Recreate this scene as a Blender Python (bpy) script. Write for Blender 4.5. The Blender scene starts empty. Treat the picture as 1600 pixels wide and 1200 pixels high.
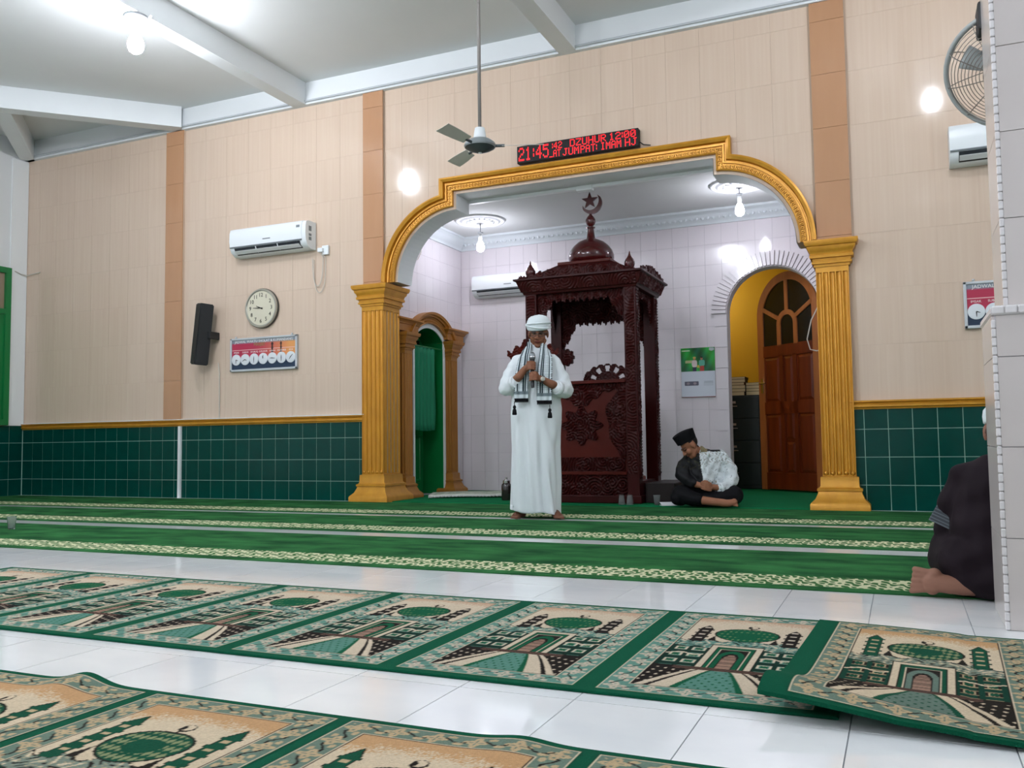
import bpy, bmesh, math, random
import numpy as np
from mathutils import Vector, Matrix

random.seed(7)
SC = bpy.context.scene
COL = SC.collection
PI = math.pi

# ------------------------------------------------------------------ camera
FPX = 1378.0
CAMZ = 0.663
YAW, PITCH, ROLL = -0.41484, 0.064474, -0.013309
_f = Vector((math.sin(YAW) * math.cos(PITCH), math.cos(YAW) * math.cos(PITCH), math.sin(PITCH)))
_r0 = Vector((math.cos(YAW), -math.sin(YAW), 0))
_u0 = _r0.cross(_f)
_r = _r0 * math.cos(ROLL) + _u0 * math.sin(ROLL)
_u = -_r0 * math.sin(ROLL) + _u0 * math.cos(ROLL)
cam_data = bpy.data.cameras.new('camera')
cam_data.sensor_fit = 'HORIZONTAL'
cam_data.sensor_width = 36.0
cam_data.lens = FPX / 1600.0 * 36.0
cam_data.clip_start = 0.05
cam_data.clip_end = 100
cam = bpy.data.objects.new('camera', cam_data)
COL.objects.link(cam)
M3 = Matrix((( _r.x, _u.x, -_f.x), (_r.y, _u.y, -_f.y), (_r.z, _u.z, -_f.z)))
cam.matrix_world = Matrix.Translation((0, 0, CAMZ)) @ M3.to_4x4()
SC.camera = cam

# ------------------------------------------------------------------ world, exposure
world = bpy.data.worlds.new('night')
SC.world = world
world.use_nodes = True
world.node_tree.nodes['Background'].inputs[0].default_value = (0.02, 0.025, 0.03, 1)
world.node_tree.nodes['Background'].inputs[1].default_value = 1.0
SC.view_settings.view_transform = 'Standard'
SC.view_settings.look = 'None'
SC.view_settings.exposure = 0.14
SC.view_settings.gamma = 1.0
SC.view_settings.use_curve_mapping = False
BULB_POWER = 400.0          # emission strength of the room's lamps
ALCOVE_POWER = 105.0        # the two smaller bulbs over the niche

# ------------------------------------------------------------------ helpers
def lin(c):
    if isinstance(c, str):
        c = tuple(int(c[i:i + 2], 16) / 255.0 for i in (0, 2, 4))
    return tuple((x / 12.92 if x <= 0.04045 else ((x + 0.055) / 1.055) ** 2.4) for x in c)

MATS = {}
def mat(name, color, rough=0.5, metal=0.0, spec=0.5, var=0.0, vscale=(4, 4, 4), color2=None,
        bump=0.0, bscale=60.0, emit=None, estr=0.0, coat=0.0, attr=None, rand=0.0, trans=0.0, coord='Object'):
    """procedural principled material; var mixes towards color2 through noise."""
    if name in MATS:
        return MATS[name]
    m = bpy.data.materials.new(name)
    m.use_nodes = True
    nt = m.node_tree
    N, L = nt.nodes, nt.links
    b = N['Principled BSDF']
    c = lin(color)
    b.inputs['Base Color'].default_value = (*c, 1)
    b.inputs['Roughness'].default_value = rough
    b.inputs['Metallic'].default_value = metal
    b.inputs['Specular IOR Level'].default_value = spec
    b.inputs['Coat Weight'].default_value = coat
    b.inputs['Coat Roughness'].default_value = 0.06
    if trans:
        b.inputs['Transmission Weight'].default_value = trans
        b.inputs['IOR'].default_value = 1.45
    if emit:
        b.inputs['Emission Color'].default_value = (*lin(emit), 1)
        b.inputs['Emission Strength'].default_value = estr
    tc = None
    if var or bump or rand:
        tc = N.new('ShaderNodeTexCoord')
        vec = tc.outputs[coord]
        if rand:
            oi = N.new('ShaderNodeObjectInfo')
            ad = N.new('ShaderNodeVectorMath'); ad.operation = 'ADD'
            mu = N.new('ShaderNodeMath'); mu.operation = 'MULTIPLY'; mu.inputs[1].default_value = 40
            L.new(oi.outputs['Random'], mu.inputs[0])
            L.new(vec, ad.inputs[0]); L.new(mu.outputs[0], ad.inputs[1])
            vec = ad.outputs[0]
    src = None
    if var:
        mp = N.new('ShaderNodeMapping'); mp.inputs['Scale'].default_value = vscale
        L.new(vec, mp.inputs[0])
        nz = N.new('ShaderNodeTexNoise'); nz.inputs['Scale'].default_value = 1.0
        nz.inputs['Detail'].default_value = 4
        L.new(mp.outputs[0], nz.inputs[0])
        rp = N.new('ShaderNodeValToRGB')
        rp.color_ramp.elements[0].position = 0.5 - 0.3
        rp.color_ramp.elements[1].position = 0.5 + 0.3
        c2 = lin(color2) if color2 else tuple(x * 0.8 for x in c)
        rp.color_ramp.elements[0].color = (*[a + (d - a) * var for a, d in zip(c, c2)], 1)
        rp.color_ramp.elements[1].color = (*c, 1)
        L.new(nz.outputs[0], rp.inputs[0])
        src = rp.outputs[0]
        if rand:
            hs = N.new('ShaderNodeHueSaturation')
            mr = N.new('ShaderNodeMapRange'); mr.inputs[3].default_value = 1 - rand; mr.inputs[4].default_value = 1 + rand
            L.new(oi.outputs['Random'], mr.inputs[0]); L.new(mr.outputs[0], hs.inputs['Value'])
            L.new(src, hs.inputs['Color']); src = hs.outputs[0]
        L.new(src, b.inputs['Base Color'])
    if attr:
        at = N.new('ShaderNodeVertexColor'); at.layer_name = attr
        L.new(at.outputs[0], b.inputs['Base Color'])
        if emit == 'attr':
            pass
    if bump:
        nb = N.new('ShaderNodeTexNoise'); nb.inputs['Scale'].default_value = bscale; nb.inputs['Detail'].default_value = 3
        L.new(vec, nb.inputs[0])
        bp = N.new('ShaderNodeBump'); bp.inputs['Strength'].default_value = bump; bp.inputs['Distance'].default_value = 0.01
        L.new(nb.outputs[0], bp.inputs['Height']); L.new(bp.outputs[0], b.inputs['Normal'])
    MATS[name] = m
    return m

def tag(o, label=None, cat=None, group=None, kind=None):
    if label: o['label'] = label
    if cat: o['category'] = cat
    if group: o['group'] = group
    if kind: o['kind'] = kind
    return o

def link(name, me, parent=None, loc=None):
    o = bpy.data.objects.new(name, me)
    COL.objects.link(o)
    if parent is not None: o.parent = parent
    if loc is not None: o.location = loc
    return o

def thing(name, label, cat, loc=(0, 0, 0), rotz=0.0, group=None):
    o = bpy.data.objects.new(name, None)
    o.empty_display_size = 0.1
    COL.objects.link(o)
    o.location = loc
    o.rotation_euler = (0, 0, rotz)
    return tag(o, label, cat, group)

class MB:
    """collects simple shapes, then builds ONE mesh."""
    def __init__(self): self.v = []; self.f = []
    def add(self, v, f):
        n = len(self.v); self.v += [tuple(p) for p in v]; self.f += [tuple(i + n for i in q) for q in f]; return self
    def box(self, x0, y0, z0, x1, y1, z1):
        v = [(x, y, z) for z in (z0, z1) for y in (y0, y1) for x in (x0, x1)]
        return self.add(v, [(0, 2, 3, 1), (4, 5, 7, 6), (0, 1, 5, 4), (2, 6, 7, 3), (0, 4, 6, 2), (1, 3, 7, 5)])
    def bbox(self, x0, y0, z0, x1, y1, z1, b=0.005):
        """box with a chamfered rim on every edge"""
        xs, ys, zs = (x0, x1), (y0, y1), (z0, z1)
        bm = bmesh.new(); bmesh.ops.create_cube(bm, size=1.0)
        for q in bm.verts:
            q.co = Vector(((x0 + x1) / 2 + q.co.x * (x1 - x0), (y0 + y1) / 2 + q.co.y * (y1 - y0), (z0 + z1) / 2 + q.co.z * (z1 - z0)))
        bmesh.ops.bevel(bm, geom=bm.edges[:], offset=b, segments=2, affect='EDGES', profile=0.5)
        self.frombm(bm); return self
    def frombm(self, bm, M=None):
        bm.verts.index_update()
        self.add([(M @ q.co if M else q.co) for q in bm.verts], [[w.index for w in fc.verts] for fc in bm.faces]); bm.free(); return self
    def prism(self, pts, a, b, axis='y'):
        """polygon pts (p,q) extruded from a to b along axis. y: (x,z)  x: (y,z)  z: (x,y)"""
        def P(p, d):
            return (p[0], d, p[1]) if axis == 'y' else ((d, p[0], p[1]) if axis == 'x' else (p[0], p[1], d))
        n = len(pts)
        v = [P(p, a) for p in pts] + [P(p, b) for p in pts]
        f = [tuple(range(n)), tuple(range(2 * n - 1, n - 1, -1))]
        f += [(i, (i + 1) % n + 0, (i + 1) % n + n, i + n)[::-1] for i in range(n)]
        return self.add(v, f)
    def lathe(self, prof, c=(0, 0, 0), n=24, M=None, cap=True):
        v = []; f = []
        for (r, z) in prof:
            for k in range(n):
                a = 2 * PI * k / n
                p = Vector((r * math.cos(a), r * math.sin(a), z))
                if M: p = M @ p
                v.append((p.x + c[0], p.y + c[1], p.z + c[2]))
        m = len(prof)
        for i in range(m - 1):
            for k in range(n):
                k2 = (k + 1) % n
                f.append((i * n + k, i * n + k2, (i + 1) * n + k2, (i + 1) * n + k))
        if cap:
            f.append(tuple(range(n - 1, -1, -1))); f.append(tuple((m - 1) * n + k for k in range(n)))
        return self.add(v, f)
    def sphere(self, c, r, nu=16, nv=10, M=None):
        if not hasattr(r, '__len__'): r = (r, r, r)
        v = []; f = []
        for i in range(nv + 1):
            t = PI * i / nv
            for k in range(nu):
                a = 2 * PI * k / nu
                p = Vector((r[0] * math.sin(t) * math.cos(a), r[1] * math.sin(t) * math.sin(a), r[2] * math.cos(t)))
                if M: p = M @ p
                v.append((c[0] + p.x, c[1] + p.y, c[2] + p.z))
        for i in range(nv):
            for k in range(nu):
                k2 = (k + 1) % nu
                f.append((i * nu + k, (i + 1) * nu + k, (i + 1) * nu + k2, i * nu + k2))
        return self.add(v, f)
    def tube(self, pts, r, n=8, cap=True):
        pts = [Vector(p) for p in pts]
        if not hasattr(r, '__len__'): r = [r] * len(pts)
        v = []; f = []
        up = Vector((0, 0, 1))
        t0 = (pts[1] - pts[0]).normalized()
        if abs(t0.dot(up)) > 0.9: up = Vector((1, 0, 0))
        nrm = (up - t0 * up.dot(t0)).normalized()
        for i, p in enumerate(pts):
            if i == 0: t = t0
            elif i == len(pts) - 1: t = (pts[-1] - pts[-2]).normalized()
            else: t = ((pts[i + 1] - p).normalized() + (p - pts[i - 1]).normalized()).normalized()
            nrm = (nrm - t * nrm.dot(t))
            nrm = nrm.normalized() if nrm.length > 1e-6 else t.orthogonal().normalized()
            bn = t.cross(nrm)
            for k in range(n):
                a = 2 * PI * k / n
                v.append(p + (nrm * math.cos(a) + bn * math.sin(a)) * r[i])
        for i in range(len(pts) - 1):
            for k in range(n):
                k2 = (k + 1) % n
                f.append((i * n + k, i * n + k2, (i + 1) * n + k2, (i + 1) * n + k))
        if cap:
            f.append(tuple(range(n - 1, -1, -1))); f.append(tuple((len(pts) - 1) * n + k for k in range(n)))
        return self.add(v, f)
    def rings(self, rings, closed=True, cap=True):
        """loft a list of equal-length point rings"""
        n = len(rings[0]); v = [p for r in rings for p in r]; f = []
        for i in range(len(rings) - 1):
            for k in range(n if closed else n - 1):
                k2 = (k + 1) % n
                f.append((i * n + k, i * n + k2, (i + 1) * n + k2, (i + 1) * n + k))
        if cap and closed:
            f.append(tuple(range(n - 1, -1, -1))); f.append(tuple((len(rings) - 1) * n + k for k in range(n)))
        return self.add(v, f)
    def rect_rings(self, x0, x1, y0, y1, prof):
        """mouldings round a rectangle: prof = [(outset, z)...]"""
        return self.rings([[(x0 - o, y0 - o, z), (x1 + o, y0 - o, z), (x1 + o, y1 + o, z), (x0 - o, y1 + o, z)] for o, z in prof])
    def mesh(self, name, m=None, smooth=False, angle=None):
        me = bpy.data.meshes.new(name)
        me.from_pydata([tuple(p) for p in self.v], [], self.f)
        me.validate()
        bm = bmesh.new(); bm.from_mesh(me)
        bmesh.ops.recalc_face_normals(bm, faces=bm.faces[:]); bm.to_mesh(me); bm.free()
        if m is not None:
            me.materials.append(MATS[m] if isinstance(m, str) else m)
        if smooth or angle:
            me.polygons.foreach_set('use_smooth', [True] * len(me.polygons))
            if angle:
                me.set_sharp_from_angle(angle=math.radians(angle))
        me.update()
        return me
    def build(self, name, m, parent=None, smooth=False, angle=None, loc=None):
        return link(name, self.mesh(name, m, smooth, angle), parent, loc)

def structure(o, label=None):
    o['kind'] = 'structure'
    if label: o['label'] = label
    return o

def text_mesh(body, size, m, name, parent, M, extrude=0.0005, align='CENTER'):
    cu = bpy.data.curves.new(name, 'FONT')
    cu.body = body; cu.size = size; cu.extrude = extrude; cu.align_x = align; cu.align_y = 'CENTER'
    cu.resolution_u = 2
    tmp = bpy.data.objects.new('tmp', cu); COL.objects.link(tmp)
    dg = bpy.context.evaluated_depsgraph_get()
    me = bpy.data.meshes.new_from_object(tmp.evaluated_get(dg))
    bpy.data.objects.remove(tmp); bpy.data.curves.remove(cu)
    me.name = name
    me.materials.clear(); me.materials.append(MATS[m])
    o = link(name, me, parent)
    o.matrix_local = M
    return o

def color_grid(name, w, h, nx, ny, fn, m, parent=None, M=None, zfn=None, cn='Col'):
    """flat grid (x across 0..w, y 0..h) carrying a printed pattern as a colour attribute. fn(U,V)->(ny,nx,3) sRGB"""
    U, V = np.meshgrid(np.linspace(0, 1, nx), np.linspace(0, 1, ny))
    col = np.clip(fn(U, V), 0, 1)
    col = np.where(col <= 0.04045, col / 12.92, ((col + 0.055) / 1.055) ** 2.4)
    co = np.zeros((ny * nx, 3), np.float32)
    co[:, 0] = (U * w).ravel(); co[:, 1] = (V * h).ravel()
    if zfn is not None: co[:, 2] = zfn(U * w, V * h).ravel()
    idx = np.arange(ny * nx).reshape(ny, nx)
    q = np.stack([idx[:-1, :-1], idx[:-1, 1:], idx[1:, 1:], idx[1:, :-1]], -1).reshape(-1, 4)
    me = bpy.data.meshes.new(name)
    me.vertices.add(len(co)); me.vertices.foreach_set('co', co.ravel())
    me.loops.add(q.size); me.loops.foreach_set('vertex_index', q.ravel().astype(np.int32))
    me.polygons.add(len(q)); me.polygons.foreach_set('loop_start', np.arange(0, q.size, 4, dtype=np.int32))
    me.polygons.foreach_set('loop_total', np.full(len(q), 4, np.int32))
    me.update()
    a = me.color_attributes.new(cn, 'FLOAT_COLOR', 'POINT')
    a.data.foreach_set('color', np.concatenate([col.reshape(-1, 3), np.ones((ny * nx, 1))], 1).astype(np.float32).ravel())
    me.materials.append(MATS[m])
    if M == 'mesh': return me
    o = link(name, me, parent)
    if M is not None: o.matrix_local = M
    return o

# flat wall-mounted things: local x right, local y up -> world x, z, facing -y
def facing(x, y, z): return Matrix(((1, 0, 0, x), (0, 0, -1, y), (0, 1, 0, z), (0, 0, 0, 1)))
# ================================================================== materials of the setting
mat('plaster', 'e4e6e6', 0.75, var=0.35, vscale=(1.2, 1.2, 1.2), color2='cfd3d4')
mat('ceiling_paint', 'dcdedd', 0.85, var=0.4, vscale=(0.8, 0.8, 0.8), color2='c6c9c8')
mat('beam_paint', 'e3e7e8', 0.7, var=0.3, vscale=(2, 2, 2), color2='d2d6d8')
mat('grout_cream', 'c9b29c', 0.8)
mat('cream_tile', 'd9c4b0', 0.09, spec=0.45, var=0.8, vscale=(34, 34, 0.7), color2='d0b7a1', rand=0.006)
mat('tan_tile', 'be916e', 0.12, var=0.5, vscale=(12, 12, 1.5), color2='b38460', rand=0.015)
mat('green_tile', '02433a', 0.16, spec=0.22, var=0.5, vscale=(9, 9, 9), color2='02332d', rand=0.05)
mat('grout_light', '9fc0b2', 0.85)
mat('grout_white', 'cbc6ca', 0.85)
mat('white_tile', 'e6dfe3', 0.10, spec=0.5, var=0.3, vscale=(6, 6, 3), color2='dcd4d9', rand=0.012)
mat('pillar_tile', 'd8d0cc', 0.16, spec=0.5, var=0.4, vscale=(5, 5, 5), color2='cec5c1', rand=0.01)
mat('marble_tile', 'fbfbf9', 0.06, spec=0.6, var=0.8, vscale=(2.2, 3.4, 2), color2='dadfe2', rand=0.006)
mat('grout_grey', '9a9fa3', 0.9)
mat('gold', 'd6992d', 0.34, metal=0.35, spec=0.6, var=0.6, vscale=(14, 14, 5), color2='b37618', bump=0.06, bscale=40)
mat('gold_dull', 'b0762c', 0.42, metal=0.2, spec=0.5, var=0.6, vscale=(14, 14, 5), color2='965f1e', bump=0.06, bscale=40)
mat('yellow_paint', 'd9ab08', 0.6, var=0.3, vscale=(2, 2, 2), color2='c99a05')
mat('green_paint', '067a3c', 0.35, var=0.4, vscale=(5, 5, 2), color2='056332')
mat('rosette_plaster', 'd7d9dc', 0.7)
mat('white_trim', 'edf0f0', 0.5)
mat('pipe_grey', 'b9bfc2', 0.5)

YW = 8.552          # face of the tiles on the front wall
ZTOP = 4.73         # top of the wall tiling, underside of the beams
ZC = 5.0            # ceiling
AX = -3.0           # the arch is symmetric about this x
ARCX, ARCZ, ARCR = 1.42, 2.48, 0.75   # arc centres at AX -/+ 1.42
OPX = 2.35          # half the opening between the wall ends

def arch_outline(o, n=22):
    """polyline (x, z) along the arch edge, offset o outward, from left spring to right spring"""
    sx = 1.415 + o
    R = ARCR + o
    left = []
    # centre at x=-ARCX ; angle pi -> angle where x=-sx
    t1 = math.acos((-sx + ARCX) / R)
    for k in range(n + 1):
        t = PI + (t1 - PI) * k / n
        left.append((-ARCX + R * math.cos(t), ARCZ + R * math.sin(t)))
    left.append((-sx, 3.40 + o))
    pts = left + [(-x, z) for x, z in reversed(left)]
    return [(AX + x, z) for x, z in pts]

def arch_h(x):
    d = abs(x - AX)
    if d >= OPX: return -1.0
    if d <= 1.415: return 3.40
    if d >= ARCX + ARCR: return ARCZ
    return ARCZ + math.sqrt(max(0.0, ARCR ** 2 - (d - ARCX) ** 2))

_tile_cache = {}
def tile_field(parent, name, m, us, zs, hfun=None, gap=0.004, thick=0.008, place='y', at=0.0, crit=()):
    """individual tiles between the joint lines us x zs. place 'y': wall facing -y at y=at; 'x': wall facing +x at x=at;
    'xm': facing -x"""
    for i in range(len(us) - 1):
        for j in range(len(zs) - 1):
            u0, u1 = us[i] + gap / 2, us[i + 1] - gap / 2
            z0, z1 = zs[j] + gap / 2, zs[j + 1] - gap / 2
            if u1 - u0 < 0.02 or z1 - z0 < 0.02: continue
            runs = [[(u0, z0), (u1, z0)]]
            full = True
            if hfun:
                ss = sorted(set([u0 + (u1 - u0) * k / 14 for k in range(15)] + [c + e for c in crit for e in (-0.0015, 0.0015) if u0 < c + e < u1]))
                hs = [max(z0, hfun(s)) for s in ss]
                if max(hs) > z0 + 1e-4:
                    full = False
                    runs = []; cur = []
                    for s, h in zip(ss, hs):
                        if h < z1 - 0.012: cur.append((s, h))
                        else:
                            if len(cur) > 1: runs.append(cur)
                            cur = []
                    if len(cur) > 1: runs.append(cur)
            for run in runs:
                c = ((run[0][0] + run[-1][0]) / 2, (z0 + z1) / 2)
                poly = [(s - c[0], h - c[1]) for s, h in run] + [(run[-1][0] - c[0], z1 - c[1]), (run[0][0] - c[0], z1 - c[1])]
                key = (m, place, thick, tuple((round(a, 4), round(b, 4)) for a, b in poly)) if full else None
                me = _tile_cache.get(key) if key else None
                if me is None:
                    n = len(poly); b = 0.0015
                    if place == 'y': P = lambda p, d: (p[0], -d, p[1])
                    elif place == 'x': P = lambda p, d: (d, p[0], p[1])
                    else: P = lambda p, d: (-d, p[0], p[1])
                    mb = MB()
                    mb.add([P(p, 0) for p in poly] + [P(p, thick) for p in poly],
                           [tuple(range(n, 2 * n))] + [(k, (k + 1) % n, (k + 1) % n + n, k + n) for k in range(n)])
                    me = mb.mesh(name, m)
                    # open-backed tile: make the front face outward
                    fr = me.polygons[0]
                    want = Vector(P((0, 0), 1)) - Vector(P((0, 0), 0))
                    if fr.normal.dot(want) < 0: me.flip_normals()
                    if key: _tile_cache[key] = me
                loc = (c[0], at, c[1]) if place == 'y' else (at, c[0], c[1])
                link(name, me, parent, loc)

def steps(a, b, s, off):
    """joint lines between a and b at pitch s through off, ends included"""
    k0 = math.ceil((a - off) / s - 1e-6)
    out = [a]; k = k0
    while off + k * s < b - 1e-6:
        if off + k * s > a + 1e-6: out.append(off + k * s)
        k += 1
    return out + [b]

# ------------------------------------------------------------------ floor
XL, XR, YB = -11.27, 5.27, -5.5     # the hall is symmetric about the arch
floor = MB().box(XL - 0.2, YB - 0.2, -0.12, XR + 0.2, 14.0, -0.003).build('floor', 'grout_grey')
structure(floor, 'white marbled ceramic floor tiles with thin grey joints')
TF = 0.3296
fx = steps(-6.9, 1.1, TF, -1.452)
fy = steps(1.18, 4.12, TF, 2.168)
_ft = None
for i in range(len(fx) - 1):
    for j in range(len(fy) - 1):
        g = 0.0016
        mb = MB().box(-(fx[i + 1] - fx[i]) / 2 + g, -(fy[j + 1] - fy[j]) / 2 + g, -0.004, (fx[i + 1] - fx[i]) / 2 - g, (fy[j + 1] - fy[j]) / 2 - g, 0.0)
        key = ('floor', round(fx[i + 1] - fx[i], 4), round(fy[j + 1] - fy[j], 4))
        if key not in _tile_cache: _tile_cache[key] = mb.mesh('floor_tile', 'marble_tile')
        link('floor_tile', _tile_cache[key], floor, ((fx[i] + fx[i + 1]) / 2, (fy[j] + fy[j + 1]) / 2, 0))
mb = MB()
ax = steps(XL, XR, TF, -1.452); ay = steps(YB, 8.56, TF, 2.168)
for i in range(len(ax) - 1):
    for j in range(len(ay) - 1):
        cx, cy = (ax[i] + ax[i + 1]) / 2, (ay[j] + ay[j + 1]) / 2
        if -6.9 < cx < 1.1 and 1.18 < cy < 4.12: continue
        x0, x1, y0, y1 = ax[i] + 0.0016, ax[i + 1] - 0.0016, ay[j] + 0.0016, ay[j + 1] - 0.0016
        mb.add([(x0, y0, 0), (x1, y0, 0), (x1, y1, 0), (x0, y1, 0)], [(0, 1, 2, 3)])
tag(mb.build('floor_tile_field', 'marble_tile', floor), kind='stuff')

# ------------------------------------------------------------------ ceiling and beams
ceiling = MB().box(XL - 0.2, YB - 0.2, ZC, XR + 0.2, 8.85, ZC + 0.12).build('ceiling', 'ceiling_paint')
structure(ceiling, 'flat light grey painted ceiling slab')
BW = 0.095
beams = []
for bx in (-6.50, -3.06, 0.38, 3.82):
    beams.append(MB().box(bx - BW, YB, ZTOP, bx + BW, 8.505, ZC))
def diag(x0, y0, x1, y1):
    d = Vector((x1 - x0, y1 - y0, 0)).normalized(); n = Vector((-d.y, d.x, 0)) * BW
    a, b = Vector((x0, y0, 0)), Vector((x1, y1, 0))
    pts = [a + n, b + n, b - n, a - n]
    return MB().prism([(p.x, p.y) for p in pts], ZTOP, ZC, 'z')
beams.append(diag(-8.36, 8.50, -11.25, 5.61))
beams.append(diag(-11.27, 8.55, -9.88, 7.13))
for k, b in enumerate(beams):
    structure(b.build('trim_%d' % (k + 1), 'beam_paint'), 'white painted concrete ceiling beam')
structure(MB().box(XL, 8.50, ZTOP, XR, 8.60, ZC).build('trim_7', 'beam_paint'), 'white painted beam along the top of the front wall')

# ------------------------------------------------------------------ front wall
mb = MB()
mb.box(XL - 0.2, YW + 0.008, 0, AX - OPX, 8.85, ZC)
mb.box(AX + OPX, YW + 0.008, 0, XR + 0.2, 8.85, ZC)
xs = sorted(set([AX - OPX + 2 * OPX * k / 240 for k in range(241)] + [AX - 1.415 - 1e-4, AX - 1.415 + 1e-4, AX + 1.415 - 1e-4, AX + 1.415 + 1e-4]))
mb.prism([(x, arch_h(min(max(x, AX - OPX + 1e-3), AX + OPX - 1e-3))) for x in xs] + [(AX + OPX, ZC), (AX - OPX, ZC)], YW + 0.008, 8.85)
wall_front = mb.build('wall_front', 'grout_cream')
structure(wall_front, 'tall front wall with cream tiles above a dark green tiled dado and a wide arch')
# painted lining of the arch opening
o0, o1 = arch_outline(0.0), arch_outline(-0.004)
o0 = [(x, z) for x, z in o0]
mb = MB()
for (a, b) in ((YW - 0.002, 8.87),):
    n = len(o0)
    v = [(x, a, z) for x, z in o1] + [(x, b, z) for x, z in o1]
    mb.add(v, [(i, i + 1, i + 1 + n, i + n) for i in range(n - 1)])
mb.build('arch_lining', 'plaster', wall_front)
# cream tiles
crit = (AX - OPX, AX + OPX, AX - 1.415, AX + 1.415)
zc = steps(0.985, ZTOP, 0.51, 3.525)
tile_field(wall_front, 'cream_tile', 'cream_tile', steps(XL, -8.632, 0.341, -8.632), zc, gap=0.002, thick=0.0025, at=YW + 0.008)
tile_field(wall_front, 'cream_tile', 'cream_tile', steps(-8.338, -5.61, 0.341, -5.61), zc, gap=0.002, thick=0.0025, at=YW + 0.008)
tile_field(wall_front, 'cream_tile', 'cream_tile', steps(-5.335, -0.655, 0.341, 0.011), zc, hfun=arch_h, crit=crit, gap=0.002, thick=0.0025, at=YW + 0.008)
tile_field(wall_front, 'cream_tile', 'cream_tile', steps(-0.345, 1.72, 0.341, 0.011), zc, gap=0.002, thick=0.0025, at=YW + 0.008)
MB().box(1.722, YW, 0.985, XR, YW + 0.008, ZTOP).build('cream_tiling', 'cream_tile', wall_front)
# tan bands
for x0, x1, z0 in ((-8.63, -8.34, 0.985), (-5.608, -5.337, 2.46), (-0.652, -0.347, 2.46)):
    MB().box(x0 + 0.004, YW - 0.022, z0, x1 - 0.004, YW + 0.008, ZTOP).build('band_core', 'grout_cream', wall_front)
    tile_field(wall_front, 'band_tile', 'tan_tile', [x0, x1], steps(z0, ZTOP, 0.51, 3.525), gap=0.003, thick=0.012, at=YW - 0.022)
# green dado
zg = [0.0, 0.226, 0.476, 0.726, 0.907]
tile_field(wall_front, 'green_tile', 'green_tile', steps(XL, -5.62, 0.1992, -5.883), zg, gap=0.006, at=YW + 0.008)
tile_field(wall_front, 'green_tile', 'green_tile', steps(-0.40, 1.70, 0.1992, -0.307), zg, gap=0.006, at=YW + 0.008)
MB().box(1.702, YW, 0, XR, YW + 0.008, 0.907).build('green_tiling', 'green_tile', wall_front)
for a, b in ((XL, -5.6), (-0.42, XR)):
    MB().box(a, YW + 0.0035, 0, b, YW + 0.0085, 0.907).build('grout', 'grout_light', wall_front)
# dado rail
for k, (a, b) in enumerate(((XL, -5.6), (-0.42, XR))):
    prof = [(0.0, 0.905), (0.018, 0.905), (0.022, 0.918), (0.036, 0.926), (0.036, 0.945), (0.026, 0.950), (0.030, 0.962), (0.048, 0.970), (0.048, 0.984), (0.0, 0.984)]
    r = MB().prism([(YW + 0.006 - d, z) for d, z in prof], a, b, 'x').build('trim_%d' % (8 + k), 'gold', angle=40)
    structure(r, 'ochre moulded rail on top of the green tiles')
structure(MB().box(XL, YW - 0.05, 0.984, -5.6, YW + 0.004, 0.992).build('trim_10', 'white_trim'), 'thin white strip on top of the dado rail')
# conduit along the top of the wall
structure(MB().tube([(XL, YW - 0.066, 4.765), (XR, YW - 0.066, 4.765)], 0.013, 8).build('trim_11', 'pipe_grey'), 'thin grey conduit along the top of the front wall')
# white pipe down the dado
p = MB().box(-8.385, YW - 0.03, 0.0, -8.345, YW + 0.006, 0.905).build('pipe_cover', 'white_trim')
tag(p, 'narrow white cover strip running down the green dado tiles', 'cover strip')

# ------------------------------------------------------------------ side and rear walls of the hall
wl = MB().box(XL - 0.2, YB - 0.2, 0, XL, 8.56, ZC).build('wall_left', 'plaster')
structure(wl, 'plain whitewashed side wall with green tiled foot')
MB().box(XL, 4.0, 0, XL + 0.004, 8.55, 0.965).build('grout', 'grout_light', wl)
tile_field(wl, 'green_tile', 'green_tile', steps(6.5, 8.545, 0.1992, 8.545), [0.0, 0.226, 0.476, 0.726, 0.965], gap=0.006, place='x', at=XL)
structure(MB().box(XR, YB - 0.2, 0, XR + 0.2, 8.56, ZC).build('wall_right', 'plaster'), 'plain whitewashed wall on the right')
structure(MB().box(XL - 0.2, YB - 0.2, 0, XR + 0.2, YB, ZC).build('wall_back', 'plaster'), 'plain whitewashed rear wall')
# white corner strip + green window in the left wall
structure(MB().box(XL, 8.30, 0.965, XL + 0.02, 8.55, ZTOP - 0.02).build('trim_12', 'white_trim'), 'white painted strip in the wall corner')
win = MB()
win.box(XL, 6.80, 0.97, XL + 0.05, 6.88, 3.15).box(XL, 8.22, 0.97, XL + 0.05, 8.30, 3.15).box(XL, 6.88, 3.07, XL + 0.05, 8.22, 3.15)
win.box(XL, 6.88, 0.97, XL + 0.05, 8.22, 1.05).box(XL, 6.88, 2.5, XL + 0.05, 8.22, 2.57).box(XL, 7.51, 1.05, XL + 0.05, 7.59, 3.07)
window = win.build('window_1', 'green_paint')
structure(window, 'green wooden window frame at the left edge')
mat('pane_brown', '8d7c66', 0.15)
for y0, y1 in ((6.88, 7.51), (7.59, 8.22)):
    MB().box(XL, y0, 2.57, XL + 0.012, y1, 3.07).build('pane', 'pane_brown', window)
    MB().box(XL, y0, 1.05, XL + 0.025, y1, 2.5).build('shutter', 'green_paint', window)

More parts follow.
